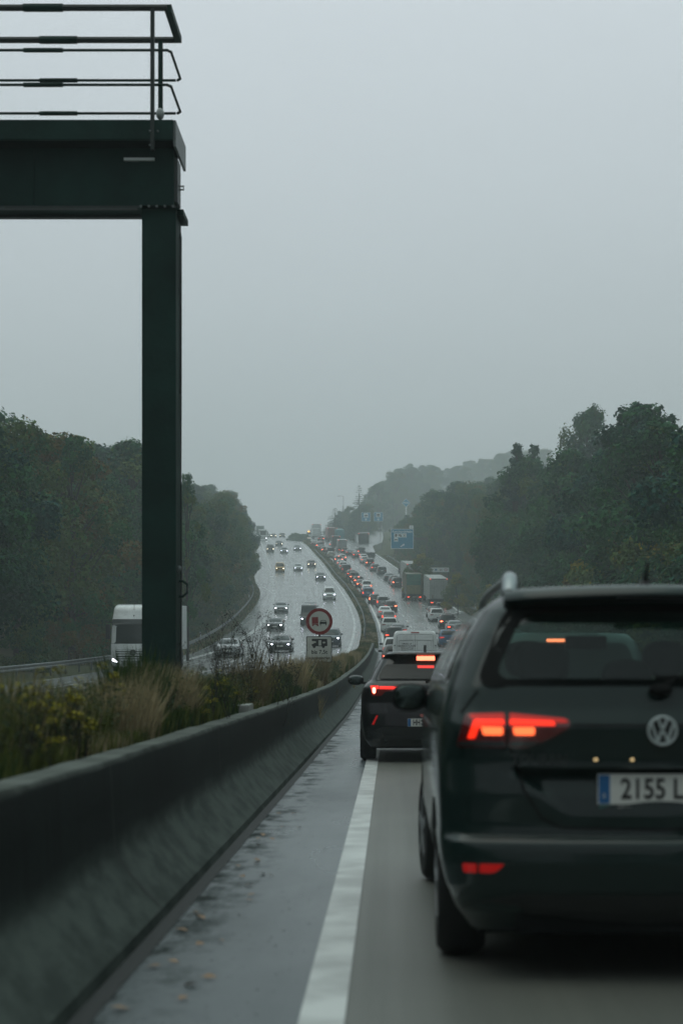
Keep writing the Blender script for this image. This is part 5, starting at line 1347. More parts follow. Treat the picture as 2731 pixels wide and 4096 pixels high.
def brand_board():
    D=300.; W,Zz=SP(D); x0,x1=W(1713),W(1795); z0=gz(D,(x0+x1)/2)
    root=empty('service_board',((x0+x1)/2,D,z0),label='low white board with a row of four service logos beside the wood',cat='sign board')
    T=Matrix.Translation(-Vector(root.location)); zt,zb=Zz(2270),Zz(2288.5)
    b=MB().box(x0,x1,D,D+.06,zb,zt,M_SIGNF,T,ch=.02).build('board',root)
    p=MB()
    for x in (x0+.3,x1-.3): MB().tube([(x,D+.12,z0-.3),(x,D+.12,zt-.1)],.06,8,M_GALV,T=T).build('post',root)
    zc=(zt+zb)/2; n=(x1-x0)
    g=MB()
    ring=lambda cx,rx,rz,m,r_:g.tube([(cx+rx*math.cos(a*PI/12),D-.02,zc+rz*math.sin(a*PI/12)) for a in range(25)],r_,5,m,T=T)
    ring(x0+n*.14,.17,.17,principled('logo_dark',(.03,.05,.06),rough=.5),.035); 
    cx=x0+n*.36; g.prism([(cx-.24,zc),(cx,zc-.2),(cx+.24,zc),(cx,zc+.2)],D-.02,D-.001,principled('logo_blue',(.01,.16,.32),rough=.5),T)
    v,f=text_mesh('Jan',.36,None,T@Matrix.Translation((x0+n*.60,D-.02,zc)),bold=.01); g.add(v,f,principled('logo_brown',(.12,.07,.05),rough=.5))
    ring(x0+n*.85,.28,.17,principled('logo_red',(.30,.02,.03),rough=.5),.035)
    g.build('logos',b)
brand_board()
def lane_signs():
    D=462.; W,Zz=SP(D)
    for k,(xa,xb,ya,yb,lab) in enumerate(((1445,1481,2050,2085.5,'left one of two square blue signs with an up arrow above the ramp'),(1495,1530.5,2049,2085.5,'right one of two square blue signs with an up arrow above the ramp'))):
        x0,x1=W(xa),W(xb); z0=gz(D,(x0+x1)/2); xm=(x0+x1)/2
        root=empty('lane_sign',(xm,D,z0),label=lab,cat='road sign',group='square blue lane signs above the exit ramp'); T=Matrix.Translation(-Vector(root.location))
        zb,zt=Zz(yb),Zz(ya)
        MB().tube([(xm+.6,D+.2,z0-.5),(xm+.6,D+.2,zt)],.11,8,MATS['sign_mast_steel'],T=T).build('mast',root)
        b=MB(); b.box(x0,x1,D-.06,D,zb,zt,M_SIGNF,T); b.box(x0+.08,x1-.08,D-.08,D-.061,zb+.08,zt-.08,M_SIGNB,T); b=b.build('board',root)
        s=MB(); s.box(xm-.6,xm+.6,D-.09,D-.0805,zt-1.38,zt-.22,M_SIGNF,T); s.box(xm-.42,xm+.42,D-.1,D-.0905,zt-.98,zt-.62 if k==0 else zt-.45,M_SIGNK,T); s.box(xm-.45,xm+.45,D-.1,D-.0905,zt-1.25,zt-1.12,M_SIGNK,T); s.build('symbol',b)
        a=MB(); a.prism([(xm-.14,zb+.2),(xm+.14,zb+.2),(xm+.14,zb+.5),(xm+.4,zb+.5),(xm,zb+.85),(xm-.4,zb+.5),(xm-.14,zb+.5)],D-.09,D-.0805,M_SIGNF,T); a.build('arrow',b)
    # pale blue board behind
    D=520.; W,Zz=SP(D); x0,x1=W(1419),W(1462); z0=gz(D,(x0+x1)/2)
    root=empty('direction_board',((x0+x1)/2,D,z0),label='hazy pale blue direction board behind the left square sign',cat='road sign'); T=Matrix.Translation(-Vector(root.location))
    b=MB(); PB=principled('sign_pale_blue',(.05,.20,.28),rough=.5)
    b.box(x0,W(1445),D,D+.06,Zz(2101),Zz(2074),PB,T); b.box(W(1445),x1,D+.002,D+.058,Zz(2101),Zz(2083),PB,T); b=b.build('board',root)
    s=MB(); rr=random.Random(4)
    for (xx,yy,n_) in ((1422,2079,4),(1422,2087,4),(1434,2096,6)):
        for i in range(n_): 
            c=W(xx+i*5+rr.random()); z=Zz(yy); s.box(c,c+.24,D-.01,D-.0005,z-.16,z+.16,M_SIGNF,T); 
    s.build('text_rows',b)
    for x in (x0+.4,x1-.5): MB().tube([(x,D+.15,z0-.5),(x,D+.15,Zz(2090))],.1,8,M_GALV,T=T).build('post',root)
lane_signs()
def pylon():
    D=440.; W,Zz=SP(D); xm=W(1623.5); zc=Zz(2011.5); z0=gz(D,xm)
    root=empty('filling_station_sign',(xm,D,z0),label='blue diamond filling station sign reading ARAL showing above the trees',cat='sign'); T=Matrix.Translation(-Vector(root.location))
    MB().tube([(xm,D+.3,z0-.5),(xm,D+.3,zc)],.22,10,M_SIGNF,T=T).build('mast',root)
    R=1.12; b=MB(); b.prism([(xm-R,zc),(xm,zc-R),(xm+R,zc),(xm,zc+R)],D-.05,D+.25,M_SIGNF,T); R2=1.0; b.prism([(xm-R2,zc),(xm,zc-R2),(xm+R2,zc),(xm,zc+R2)],D-.07,D-.051,principled('diamond_blue',(.02,.32,.50),rough=.4),T); b=b.build('diamond',root)
    t=MB(); v,f=text_mesh('ARAL',.62,None,T@Matrix.Translation((xm,D-.09,zc)),bold=.02); t.add(v,f,M_SIGNF); t.build('lettering',b,fixn=False)
pylon()
def boards():
    D=430.; W,Zz=SP(D)
    for (xa,xb,ya,yb,dd,lab,col,kind) in ((984,1008.5,2122.5,2158,400.,'back of a grey sign board at the edge of the left wood',(.13,.145,.15),'sign_board'),):
        W,Zz=SP(dd); x0,x1=W(xa),W(xb); z0=gz(dd,(x0+x1)/2); root=empty(kind,((x0+x1)/2,dd,z0),label=lab,cat='sign board'); T=Matrix.Translation(-Vector(root.location))
        MB().box(x0,x1,dd,dd+.08,Zz(yb),Zz(ya),principled('board_back_grey',col,rough=.6),T).build('board',root)
        for x in (x0+.3,x1-.3): MB().tube([(x,dd+.12,z0-.4),(x,dd+.12,Zz(ya))],.06,6,M_GALV,T=T).build('post',root)
    # caravan-like pale vehicles in the service area
    D=535.; W,Zz=SP(D)
    for (xa,xb,ya,yb,dp,lab) in ((1480,1502,2108,2121,2.2,'long low parked trailer at the top of the exit ramp'),(1505,1527,2102,2122,2.4,'pale parked van at the top right of the exit ramp')):
        x0,x1=W(xa),W(xb); xm=(x0+x1)/2; root=empty('parked_van',(xm,D,Zz(yb)),label=lab,cat='van'); T=Matrix.Translation(-Vector(root.location)); z0=Zz(yb)
        MB().box(x0,x1,D,D+dp,z0+.35,Zz(ya),paint('pearl',PAINTS['pearl']) if xa>1490 else paint('beige',PAINTS['beige']),T,ch=.12).build('body',root,smooth=True)
        MB().box(x0+.2,x1-.2,D-.012,D+.0,z0+.35+(Zz(ya)-z0-.35)*.5,Zz(ya)-.22,M_GLASSD,T).build('window',root)
        for s_ in (x0+.35,x1-.35):
            w=wheel(root,s_-xm,0,.3,.2); w.location.y=.2; w.rotation_euler=(0,0,PI/2)
    pg=MB(); a=[((1428-VX)/FS*520,520),((1534-VX)/FS*520,520),((1545-VX)/FS*548,548),((1410-VX)/FS*548,548)]
    zz=CZ+(VY-2126.5)/FS*520
    pg.add([(x,y,zz) for x,y in a]+[(x,y,zz-6) for x,y in a],[(0,1,2,3),(0,1,5,4),(1,2,6,5),(2,3,7,6),(3,0,4,7)],M_FAR); pg.build('service_yard',kind='structure')
boards()
# street lamps of the service area, delineators
def lamps():
    for (sx,sy,D,lab) in ((1373,1985,500.,'slim grey lamp post rising from the far wood left of the blue signs'),(1572,1975,520.,'thin lamp post with a short arm showing faintly against the hill')):
        W,Zz=SP(D); x=W(sx); z0=gz(D,x); root=empty('street_lamp',(x,D,z0),label=lab,cat='street lamp'); T=Matrix.Translation(-Vector(root.location))
        MB().tube([(x,D,z0-.5),(x,D,Zz(sy))],[.10,.06],8,M_GALV,T=T).build('post',root,smooth=True)
        h=MB(); h.tube([(x,D,Zz(sy)),(x-1.2,D,Zz(sy)+.1)],.05,6,M_GALV,T=T); h.ell((x-1.4,D,Zz(sy)+.06),(.4,.18,.07),M_GALV,T=T); h.build('lamp_head',root,smooth=True)
lamps()
def delineators():
    m=MB(); m.prism([(-.06,0),(.06,0),(.055,.82),(-.05,1.0)],-.05,.05,principled('post_white',(.60,.63,.62),rough=.5),plane='xz'); m1=m.mesh('post_body')
    k=MB(); k.box(-.062,.062,-.053,.053,.72,.88,M_SIGNK); k1=k.mesh('black_band')
    pts=[]
    for d,lab in ((232,'white delineator post nearest us beside the right guardrail'),(272,'white delineator post right of the green lorry'),(331,'white delineator post above the right guardrail, middle one'),(384,'right one of two white delineator posts at the ramp nose'),(389,'left one of two white delineator posts at the ramp nose')): pts.append((RE(d)+(1.7 if d<380 else .6+(389-d)*.22),d,lab))
    for d,lab in ((165,'white delineator post on the left verge behind the guardrail, nearest one'),(262,'white delineator post on the left verge where the rail bends')): pts.append((LE(d)-1.5,d,lab))
    for (x,d,lab) in pts:
        root=empty('delineator_post',(x,d,gz(d,x)-.02),label=lab,cat='roadside post',group='delineator posts along the verges')
        a=bpy.data.objects.new('post_body',m1); COL.objects.link(a); a.parent=root
        b=bpy.data.objects.new('black_band',k1); COL.objects.link(b); b.parent=root
delineators()
# ------------------------------------------------------------------ trees
G_=[leafmat('leaf_dark_green',(.004,.050,.024),(.014,.096,.038)),leafmat('leaf_mid_green',(.012,.090,.026),(.040,.142,.040)),leafmat('leaf_olive',(.052,.108,.022),(.100,.140,.032)),leafmat('leaf_rust',(.10,.078,.016),(.155,.112,.024)),leafmat('leaf_blue_green',(.003,.052,.040),(.012,.082,.060)),leafmat('leaf_yellow',(.20,.18,.02),(.32,.27,.03))]
M_BARK=principled('bark',(.035,.032,.027),rough=.9,noise=.4,nscale=6,bump=.6,bscale=20)
def leafquad(vs,fs,c,nrm,s,rnd,asp=.7):
    n=nrm.normalized() if nrm.length>1e-6 else Vector((0,0,1))
    a=n.orthogonal().normalized(); b=n.cross(a); w=rnd.uniform(0,2*PI)
    u=(a*math.cos(w)+b*math.sin(w))*s; v=(b*math.cos(w)-a*math.sin(w))*s*asp
    o=len(vs); p=[c-u*.5,c+v*.5+n*s*.08,c+u*.5,c-v*.5+n*s*.08]
    vs.extend([q[:] for q in p]); fs.append((o,o+1,o+2,o+3))
def rv(rnd): 
    while 1:
        v=Vector((rnd.uniform(-1,1),rnd.uniform(-1,1),rnd.uniform(-1,1)))
        if .05<v.length<1: return v.normalized()
def tree_meshes(seed,H,R,kind,N,leaf,pal):
    rnd=random.Random(seed); tr=MB(); clumps=[]
    if kind=='conifer':
        tr.tube([(0,0,-1),(0,0,H*.6),(.1,0,H*.98)],[.22,.13,.02],7,M_BARK)
        n=26
        for i in range(n):
            t=i/(n-1); z=H*(.10+.88*t); rr=R*(1-t)**.8+.12
            k=max(2,int(8*(1-t)+2))
            for j in range(k):
                a=2*PI*j/k+rnd.random()*1.2; q=rr*rnd.uniform(.65,1.1)
                p=Vector((math.cos(a)*q,math.sin(a)*q,z-q*.28))
                if rnd.random()<.5: tr.tube([(0,0,z),tuple(p)],[.04,.01],4,M_BARK)
                for s_ in (.45,.75,1.): clumps.append((Vector((p.x*s_,p.y*s_,z-(q*.28)*s_)),max(.25,q*.27),.45))
    else:
        h0=H*(.12 if kind!='bush' else 0)
        top=H*.93
        tr.tube([(0,0,-1),(rnd.uniform(-.2,.2),rnd.uniform(-.2,.2),H*.35),(rnd.uniform(-.4,.4),rnd.uniform(-.4,.4),H*.7)],[.28*H/16,.2*H/16,.08],8,M_BARK)
        n={'broad':46,'tall':80,'bush':22,'sparse':30}[kind]
        for i in range(n):
            t=rnd.random()**.85 if kind!='tall' else (i+.5)/n
            z=h0+(top-h0)*(.08+.92*t)
            prof=math.sin(PI*min(1,(.22+.78*t))**(1.0))**.62 if kind!='tall' else (1-t)**.75
            rr=R*max(.12,prof)*rnd.uniform(.45,1.02); a=rnd.uniform(0,2*PI)
            cr=R*rnd.uniform(.20,.38)*(1.15-.55*t)
            if kind=='sparse': cr*=.62
            if kind=='tall': cr=R*rnd.uniform(.16,.30)*(1.25-.75*t)
            c=Vector((math.cos(a)*rr*.85,math.sin(a)*rr*.85,z))
            clumps.append((c,cr,rnd.uniform(.62,.85)))
            if kind!='bush' and rnd.random()<.8:
                zb=max(H*.2,z-rnd.uniform(.15,.35)*H*.6-rr*.3)
                m_=Vector((c.x*.5,c.y*.5,(z+zb)/2+.2)); tr.tube([(0,0,zb),tuple(m_),tuple(c*1.0+Vector((0,0,cr*.4)))],[.09*H/16,.05*H/16,.015],5,M_BARK)
        clumps.append((Vector((rnd.uniform(-.3,.3),0,top-R*.2)),R*(.3 if kind!='tall' else .10),.8))
    vs=[];fs=[];mi=[]
    tot=sum(c[1]**2 for c in clumps)
    for (c,r,sq) in clumps:
        k=int(N*r*r/tot); m=rnd.choices(range(len(pal)),weights=[p[1] for p in pal])[0]
        # each clump breaks into tufts for an uneven outline
        tufts=[(c+Vector((v.x,v.y,v.z*sq))*r*.72,r*rnd.uniform(.28,.5)) for v in (rv(rnd) for _ in range(9))]
        for i in range(k):
            if rnd.random()<.62:
                tc,tr_=tufts[rnd.randrange(9)]; v=rv(rnd); p=tc+v*tr_*rnd.uniform(.5,1.05)
            else:
                v=rv(rnd); p=c+Vector((v.x,v.y,v.z*sq))*r*rnd.uniform(.6,1.02)
            if p.z<.05 and kind!='bush': p.z=abs(p.z)
            nn=v+Vector((0,0,.5))+rv(rnd)*.8
            leafquad(vs,fs,p,nn,leaf*rnd.uniform(.6,1.25),rnd); mi.append(m if rnd.random()<.85 else rnd.randrange(len(pal)))
    me=bpy.data.meshes.new('crown'); me.from_pydata(vs,[],fs)
    for p in pal: me.materials.append(p[0])
    me.polygons.foreach_set('material_index',mi); me.update()
    return me, tr.mesh('trunk',True)
g0,g1,g2,g3,g4,g5=G_
PT={}
PT['oak']=(tree_meshes(1,16,5.2,'broad',20000,.30,[(g1,5),(g0,4),(g2,1)]),16,5.2)
PT['oak2']=(tree_meshes(2,16,5.6,'broad',20000,.30,[(g0,5),(g4,3),(g1,3)]),16,5.6)
PT['oak3']=(tree_meshes(3,16,4.8,'broad',19000,.28,[(g2,5),(g1,5),(g3,.4)]),16,4.8)
PT['tall']=(tree_meshes(4,20,3.4,'tall',16000,.28,[(g0,5),(g4,3)]),20,3.4)
PT['tall2']=(tree_meshes(5,20,3.0,'tall',15000,.27,[(g0,5),(g1,3)]),20,3.0)
PT['rust']=(tree_meshes(6,13,4.2,'broad',16000,.27,[(g3,3),(g2,5),(g1,3)]),13,4.2)
PT['sparse']=(tree_meshes(7,16,4.4,'sparse',7500,.26,[(g2,3),(g1,4),(g0,2)]),16,4.4)
PT['conifer']=(tree_meshes(8,17,3.4,'conifer',14000,.24,[(g0,5),(g4,4)]),17,3.4)
PT['bush']=(tree_meshes(9,4.2,2.9,'bush',7500,.20,[(g1,4),(g2,4),(g0,3)]),4.2,2.9)
PT['bush2']=(tree_meshes(10,4.0,3.0,'bush',7500,.20,[(g3,3),(g2,4),(g1,3)]),4.0,3.0)
PT['gold']=(tree_meshes(11,6,3.0,'bush',9000,.20,[(g5,3),(g3,3),(g2,4)]),6,3.0)
def plant(kind,x,d,h,name,label,group=None,rs=None,cat='tree'):
    (cm,tm),H,R=PT[kind]; s=h/H; sr=s if rs is None else rs
    root=empty(name,(x,d,gz(d,x)-.1),label=label,cat=cat,group=group)
    root.rotation_euler=(0,0,random.uniform(0,2*PI)); root.scale=(sr,sr,s)
    for n,m in (('trunk',tm),('crown',cm)):
        o=bpy.data.objects.new(n,m); COL.objects.link(o); o.parent=root
    return root
SL=[(-400,1570),(0,1600),(60,1618),(150,1628),(205,1690),(290,1700),(350,1770),(392,1800),(480,1768),(570,1765),(640,1830),(700,1850)]
SLF=[(560,1800),(700,1860),(745,1880),(800,1885),(830,1870),(890,1885),(920,1940),(950,1990),(975,2060),(990,2110),(1003,2165)]
SRN=[(1990,1900),(2010,1850),(2060,1745),(2085,1810),(2140,1745),(2180,1760),(2300,1720),(2380,1690),(2440,1665),(2520,1625),(2600,1550),(2731,1545),(3300,1480)]
SRM=[(1530,2150),(1560,2085),(1600,2060),(1665,2055),(1700,1985),(1750,1950),(1850,1895),(1960,1885),(2050,1890),(2150,1900)]
SRB=[(1460,2010),(1490,1975),(1520,1930),(1600,1870),(1660,1850),(1800,1852),(1900,1835),(1990,1812),(2150,1790)]
SRF=[(1212,2150),(1232,2095),(1260,2085),(1290,2070),(1330,2050),(1370,2030),(1400,2020),(1460,2010)]
TR=random.Random(77)
def top_h(sil,x,d,hmax,lo=4.):
    sx=VX+x/d*FS; z=CZ+(VY-lin(sil,sx))/FS*d
    h=z-gz(d,x); h*=TR.choice((1.06,1.02,.98,.92,.85,.76,.9))
    return max(lo,min(hmax,h))
def woods():
    rnd=random.Random(21); n=0
    def place(x,d,sil,hm,kinds,name,label,group,lo=4.5,rfac=1.):
        h=top_h(sil,x,d,hm*rnd.uniform(.8,1.05),lo)
        k=rnd.choices([a for a,b in kinds],[b for a,b in kinds])[0]
        H,R=PT[k][1:]; s=h/H; rs=max(s,.62 if H>10 else s)*rnd.uniform(.9,1.1)*rfac
        plant(k,x,d,h,name,label,group,rs)
    bk=[('oak',4),('oak2',4),('oak3',3),('tall',1),('rust',1)]
    # left wood, near
    GL='broadleaf trees of the dense wood left of the gantry column'; GLF='trees of the wood between the gantry column and the oncoming lanes'
    for (d0,off,st) in ((62,6.5,9),(66,14,9),(78,22,10),(60,30,11)):
        d=d0
        while d<215:
            x=LE(d)-off-rnd.uniform(-1.5,1.5); sx=VX+x/d*FS
            if -330<sx<640: place(x,d,SL,21,bk,'tree','green broadleaf tree in the dense wood left of the gantry column',GL)
            d+=st*rnd.uniform(.8,1.2)
    for (d0,off,st) in ((170,5.0,9),(176,11,10),(190,20,12),(240,28,16)):
        d=d0
        while d<420:
            x=LE(d)-off-rnd.uniform(-1.2,1.2); sx=VX+x/d*FS
            if 600<=sx<1000: place(x,d,SLF,17,bk,'tree','green broadleaf tree in the wood between gantry column and oncoming lanes',GLF)
            d+=st*rnd.uniform(.8,1.2)
    for d in range(66,400,7):
        x=LE(d)-rnd.uniform(3.6,5.5); k=rnd.choice(['bush','bush2','bush','gold' if rnd.random()<.3 else 'bush']); plant(k,x,d+rnd.uniform(-2,2),rnd.uniform(2.2,4.2),'bush','low leafy bush at the foot of the left wood behind the guardrail','bushes at the foot of the left wood',cat='bush')
    # the same woods carry on beside and behind us; they darken the light from the sides
    for (d0,off,st) in ((-62,7,10),(-58,15,12)):
        for side in (-1,1):
            d=d0
            while d<(60 if off<10 else 66):
                x=LE(d)-off-rnd.uniform(-1.5,1.5) if side<0 else RE(d)+off+rnd.uniform(-1.5,1.5)
                plant(rnd.choice(['oak','oak2','oak3']),x,d,rnd.uniform(15,19),'tree','green tree of the roadside woods beside and behind the viewpoint','trees of the roadside woods beside and behind the viewpoint',1.15); d+=st*rnd.uniform(.85,1.15)
    # right wood, near dark mass
    GRN='dark trees of the near wood on the right bank'; GRM='trees of the middle wood on the right bank behind the blue sign'; GRB='misty trees on the far hill above the blue sign'; GRF='misty trees beside the road at the crest'
    nk=[('oak2',5),('oak',4),('tall',2),('tall2',2),('oak3',1)]
    for (d0,off,st) in ((72,5,8),(70,12,9),(84,20,10),(100,29,12),(120,40,14)):
        d=d0
        while d<222:
            x=RE(d)+off+rnd.uniform(-1.4,1.4); sx=VX+x/d*FS
            if 2010<sx<2980: place(x,d,SRN,21,nk,'tree','dark green tree in the tall near wood on the right bank',GRN)
            d+=st*rnd.uniform(.8,1.2)
    for (d0,off,st) in ((228,6.8,8),(232,10,9),(236,18,11),(250,27,13),(270,38,16),(300,52,20)):
        d=d0
        while d<430:
            x=RE(d)+off+rnd.uniform(-1.4,1.4); sx=VX+x/d*FS
            if 1560<sx<2160 and not (d>395 and sx<1600): place(x,d,SRM,18,[('oak',4),('oak3',4),('rust',2),('oak2',2),('sparse',1)],'tree','green and rusty tree in the middle wood behind the blue sign',GRM,rfac=.6 if (off<8 and d<305) else 1.)
            d+=st*rnd.uniform(.8,1.2)
    for d in range(120,392,6):
        if 272<d<306: continue
        x=RE(d)+rnd.uniform(3.2,5.2); k=rnd.choice(['bush','bush2','bush2','gold' if rnd.random()<.4 else 'bush']); plant(k,x,d+rnd.uniform(-2,2),rnd.uniform(2.0,4.6),'bush','leafy bush at the foot of the right wood behind the guardrail','bushes at the foot of the right wood',cat='bush')
    for (d0,off,st) in ((640,18,17),(700,30,17),(760,44,18),(800,60,19),(840,80,20),(860,102,21),(880,125,22)):
        d=d0
        while d<1180:
            x=RE(d)+off+rnd.uniform(-3,3); sx=VX+x/d*FS
            if 1475<sx<2250: place(x,d,SRB,30,[('oak',4),('oak2',4),('oak3',3)],'tree','misty broadleaf tree on the far hill above the blue sign',GRB,rfac=1.15)
            d+=st*rnd.uniform(.8,1.2)
    for (d0,off,st) in ((500,5,9),(512,12,10),(525,20,11),(545,30,12)):
        d=d0
        while d<650:
            x=RE(d)+off+rnd.uniform(-1.5,1.5); sx=VX+x/d*FS
            if 1216<sx<1480: place(x,d,SRF,16,[('oak',3),('oak3',3),('sparse',3),('conifer',1)],'tree','small misty tree beside the carriageway near the crest',GRF,lo=3)
            d+=st*rnd.uniform(.8,1.2)
    # singled-out trees
    def at(sx,d,sy,kind,label,name='tree',rs=None,off=0):
        x=(sx-VX)/FS*d; h=CZ+(VY-sy)/FS*d-gz(d,x); plant(kind,x,d,h,name,label,None,rs)
    at(1436,500,1938,'conifer','misty conifer with drooping tiers standing above the other trees near the blue signs','conifer_tree',1.15)
    at(2062,196,1722,'tall','slim dark tree spire at the left edge of the near right wood','tree',1.15)
    at(2136,204,1722,'tall2','second slim tree spire right of the leftmost one in the near right wood','tree',1.1)
    at(2360,205,1588,'oak','faded round tree rising behind the near right wood','tree',1.15)
    at(292,112,1690,'sparse','thin-leaved tree with bare twigs on the skyline of the left wood','tree',.9)
    at(752,120,1845,'sparse','loose leafy young tree just right of the gantry column','tree',.42)
    at(1340,520,2030,'conifer','dark pointed tree above the faded red lorry','conifer_tree',1.3)
    for (sx,d,h,lab) in ((1296,380,0,''),):
        pass
    for (sx,d,sy,lab) in ((2570,102,2100,'tall yellow bush right of the golden bush above the people carrier'),(2400,118,2240,'small golden bush just left of the roof aerial'),(2640,98,2230,'rusty yellow bush at the right picture edge above the people carrier roof'),(1960,205,2330,'russet bush behind the right guardrail near the grey pillar'),(2480,112,2120,'golden yellow bush above the roof of the large people carrier'),(2330,120,2230,'yellow-brown bush left of the golden one above the people carrier'),(1830,225,2290,'rusty bush right of the grey box lorry'),(1690,262,2210,'yellowish bush behind the blue sign mast')):
        x=(sx-VX)/FS*d; z=CZ+(VY-sy)/FS*d; plant('gold',x,d,max(3,z-gz(d,x)),'bush',lab,None,None,'bush')
woods()
# crest hedge on the median
for i,(sx,d) in enumerate(((1172,505),(1190,500),(1205,495),(1220,490),(1182,515))):
    plant('bush',(sx-VX)/FS*d,d,2.2,'bush','low dark median bush on the crest between the carriageways','bushes on the crest of the median',.8,'bush')
# ------------------------------------------------------------------ median vegetation
MG=[leafmat('grass_dark',(.028,.062,.018),(.060,.098,.028)),leafmat('grass_olive',(.085,.110,.028),(.15,.155,.045)),leafmat('grass_straw',(.30,.25,.145),(.44,.36,.22)),leafmat('grass_brown',(.15,.125,.065),(.24,.185,.105))]
def blade(vs,fs,x,d,z,h,w,lx,ly,rnd,yawr=None):
    a=rnd.uniform(-1.2,1.2) if yawr is None else yawr
    dx,dy=math.cos(a)*w/2,math.sin(a)*w/2; o=len(vs)
    vs.extend([(x-dx,d-dy,z),(x+dx,d+dy,z),(x+dx*.8+lx*.35,d+dy*.8+ly*.35,z+h*.55),(x-dx*.8+lx*.35,d-dy*.8+ly*.35,z+h*.55),(x+lx,d+ly,z+h)])
    fs.extend([(o,o+1,o+2,o+3),(o+3,o+2,o+4)])
def noise2(x,y): return (math.sin(x*1.9+y*.31)+math.sin(y*.47-x*.7+2)+math.sin(y*1.13+x*.3+4)+math.sin(y*.17+1))/4
def median_grass():
    rnd=random.Random(5); vs=[];fs=[];mi=[]
    def mat_for(x,d,h):
        n=noise2(x*1.3,d*.9)+rnd.uniform(-.35,.35)
        if d>60: n+=.12
        if n>.42: return 2
        if n>.12: return 3 if d>40 else 1
        if n>-.25: return 1
        return 0
    segs=((4.,14.,26000,.014,.40),(13.,40.,42000,.018,.52),(38.,90.,34000,.028,.50),(85.,160.,22000,.045,.42),(150.,300.,24000,.09,.38),(290.,520.,12000,.16,.40))
    for (d0,d1,n,w,hm) in segs:
        for _ in range(n):
            d=d0+(d1-d0)*rnd.random(); a,b=LI(d)+.85,PL(d)-(.50 if d<150 else -.02)
            if d<150: b=PL(d)-.50
            x=a+(b-a)*rnd.random()**(.8 if d<60 else 1); 
            if not( -60<VX+x/d*FS<2800): continue
            h=hm*rnd.uniform(.35,1.1)*(1+.35*noise2(x*3,d*1.1))
            m=mat_for(x,d,h)
            if d<34 and VX+x/d*FS<640: h*=1.45 if x<-2.1 else 1.12
            if d<60 and x>b-.25: h*=.45
            c=len(fs); blade(vs,fs,x,d,gz(d,x)-.02,h,w*rnd.uniform(.6,1.3),rnd.uniform(-.22,.22)*h,rnd.uniform(-.2,.2)*h,rnd); mi+= [m]*(len(fs)-c)
    # tall straw tufts in front of the gantry column
    for (cx,cd,R,n,h,m) in ((-2.55,14.,.5,4200,.62,2),(-2.25,15.5,.45,3600,.62,2),(-2.95,15.5,.5,2500,.72,2),(-2.0,12.5,.35,1500,.52,2),(-3.1,12.,.5,1200,.62,3),(-2.2,24,.6,1200,.85,3),(-1.9,34,.5,1500,.8,2),(-2.3,44,.8,1800,.8,3),(-1.75,60,.5,1500,.75,2),(-2.2,75,.8,1500,.7,2)):
        for _ in range(n):
            a=rnd.uniform(0,2*PI); r=R*rnd.random()**.5; x=cx+r*math.cos(a); d=cd+r*math.sin(a)*1.6
            c=len(fs); hh=h*rnd.uniform(.5,1.1); blade(vs,fs,x,d,gz(d,x)-.02,hh,.010 if cd<25 else .02,(x-cx)*.25+rnd.gauss(0,.16)*hh,rnd.uniform(-.15,.15),rnd); mi+=[m]*(len(fs)-c)
    me=bpy.data.meshes.new('median_grass'); me.from_pydata(vs,[],fs)
    for m in MG: me.materials.append(m)
    me.polygons.foreach_set('material_index',mi); me.update()
    o=bpy.data.objects.new('median_grass',me); COL.objects.link(o); tag(o,'rank green and straw-coloured grass growing behind the concrete barrier','grass',kind='stuff')
median_grass()
def ground_leaves():
    rnd=random.Random(8); vs=[];fs=[];mi=[]
    for _ in range(26000):
        d=5+55*rnd.random()**1.2; a,b=LI(d)+.9,PL(d)-.55; x=a+(b-a)*rnd.random()
        hh=rnd.uniform(.02,.5)*(1+.4*noise2(x*3,d)); leafquad(vs,fs,Vector((x,d,gz(d,x)+hh)),Vector((rnd.uniform(-1,1),rnd.uniform(-1.4,.4),1)),rnd.uniform(.015,.045)*(1+d*.015),rnd,.35); mi.append(0 if rnd.random()<.6 else 1)
    me=bpy.data.meshes.new('leafy_weeds'); me.from_pydata(vs,[],fs); me.materials.append(leafmat('weed_leaf_dark',(.016,.034,.014),(.035,.055,.02))); me.materials.append(leafmat('weed_leaf_olive',(.05,.06,.018),(.08,.08,.025)))
    me.polygons.foreach_set('material_index',mi); me.update(); o=bpy.data.objects.new('leafy_weeds',me); COL.objects.link(o); tag(o,'low leafy weeds filling the median between the grass blades','weeds',kind='stuff')
ground_leaves()
def verge_grass():
    rnd=random.Random(6)
    for name,side,lab in (('left_verge_grass',-1,'thin grass on the verge left of the oncoming lanes'),('right_verge_grass',1,'thin grass on the verge under the right guardrail')):
        vs=[];fs=[];mi=[]
        for _ in range(30000):
            d=110+290*rnd.random(); x=(LE(d)-rnd.random()*5.5) if side<0 else (RE(d)+rnd.random()*5.)
            c=len(fs); blade(vs,fs,x,d,gz(d,x)-.02,rnd.uniform(.12,.5),.07+d*.0002,rnd.uniform(-.1,.1),rnd.uniform(-.1,.1),rnd); m=rnd.choices([0,1,2,3],[3,4,.7,2])[0]; mi+=[m]*(len(fs)-c)
        me=bpy.data.meshes.new(name); me.from_pydata(vs,[],fs)
        for m in MG: me.materials.append(m)
        me.polygons.foreach_set('material_index',mi); me.update()
        o=bpy.data.objects.new('verge_grass',me); COL.objects.link(o); tag(o,lab,'grass',kind='stuff')
verge_grass()
M_STALK=principled('dry_dark_stalk',(.022,.022,.016),rough=.9); M_YEL=leafmat('yellow_petals',(.26,.23,.010),(.40,.34,.02))
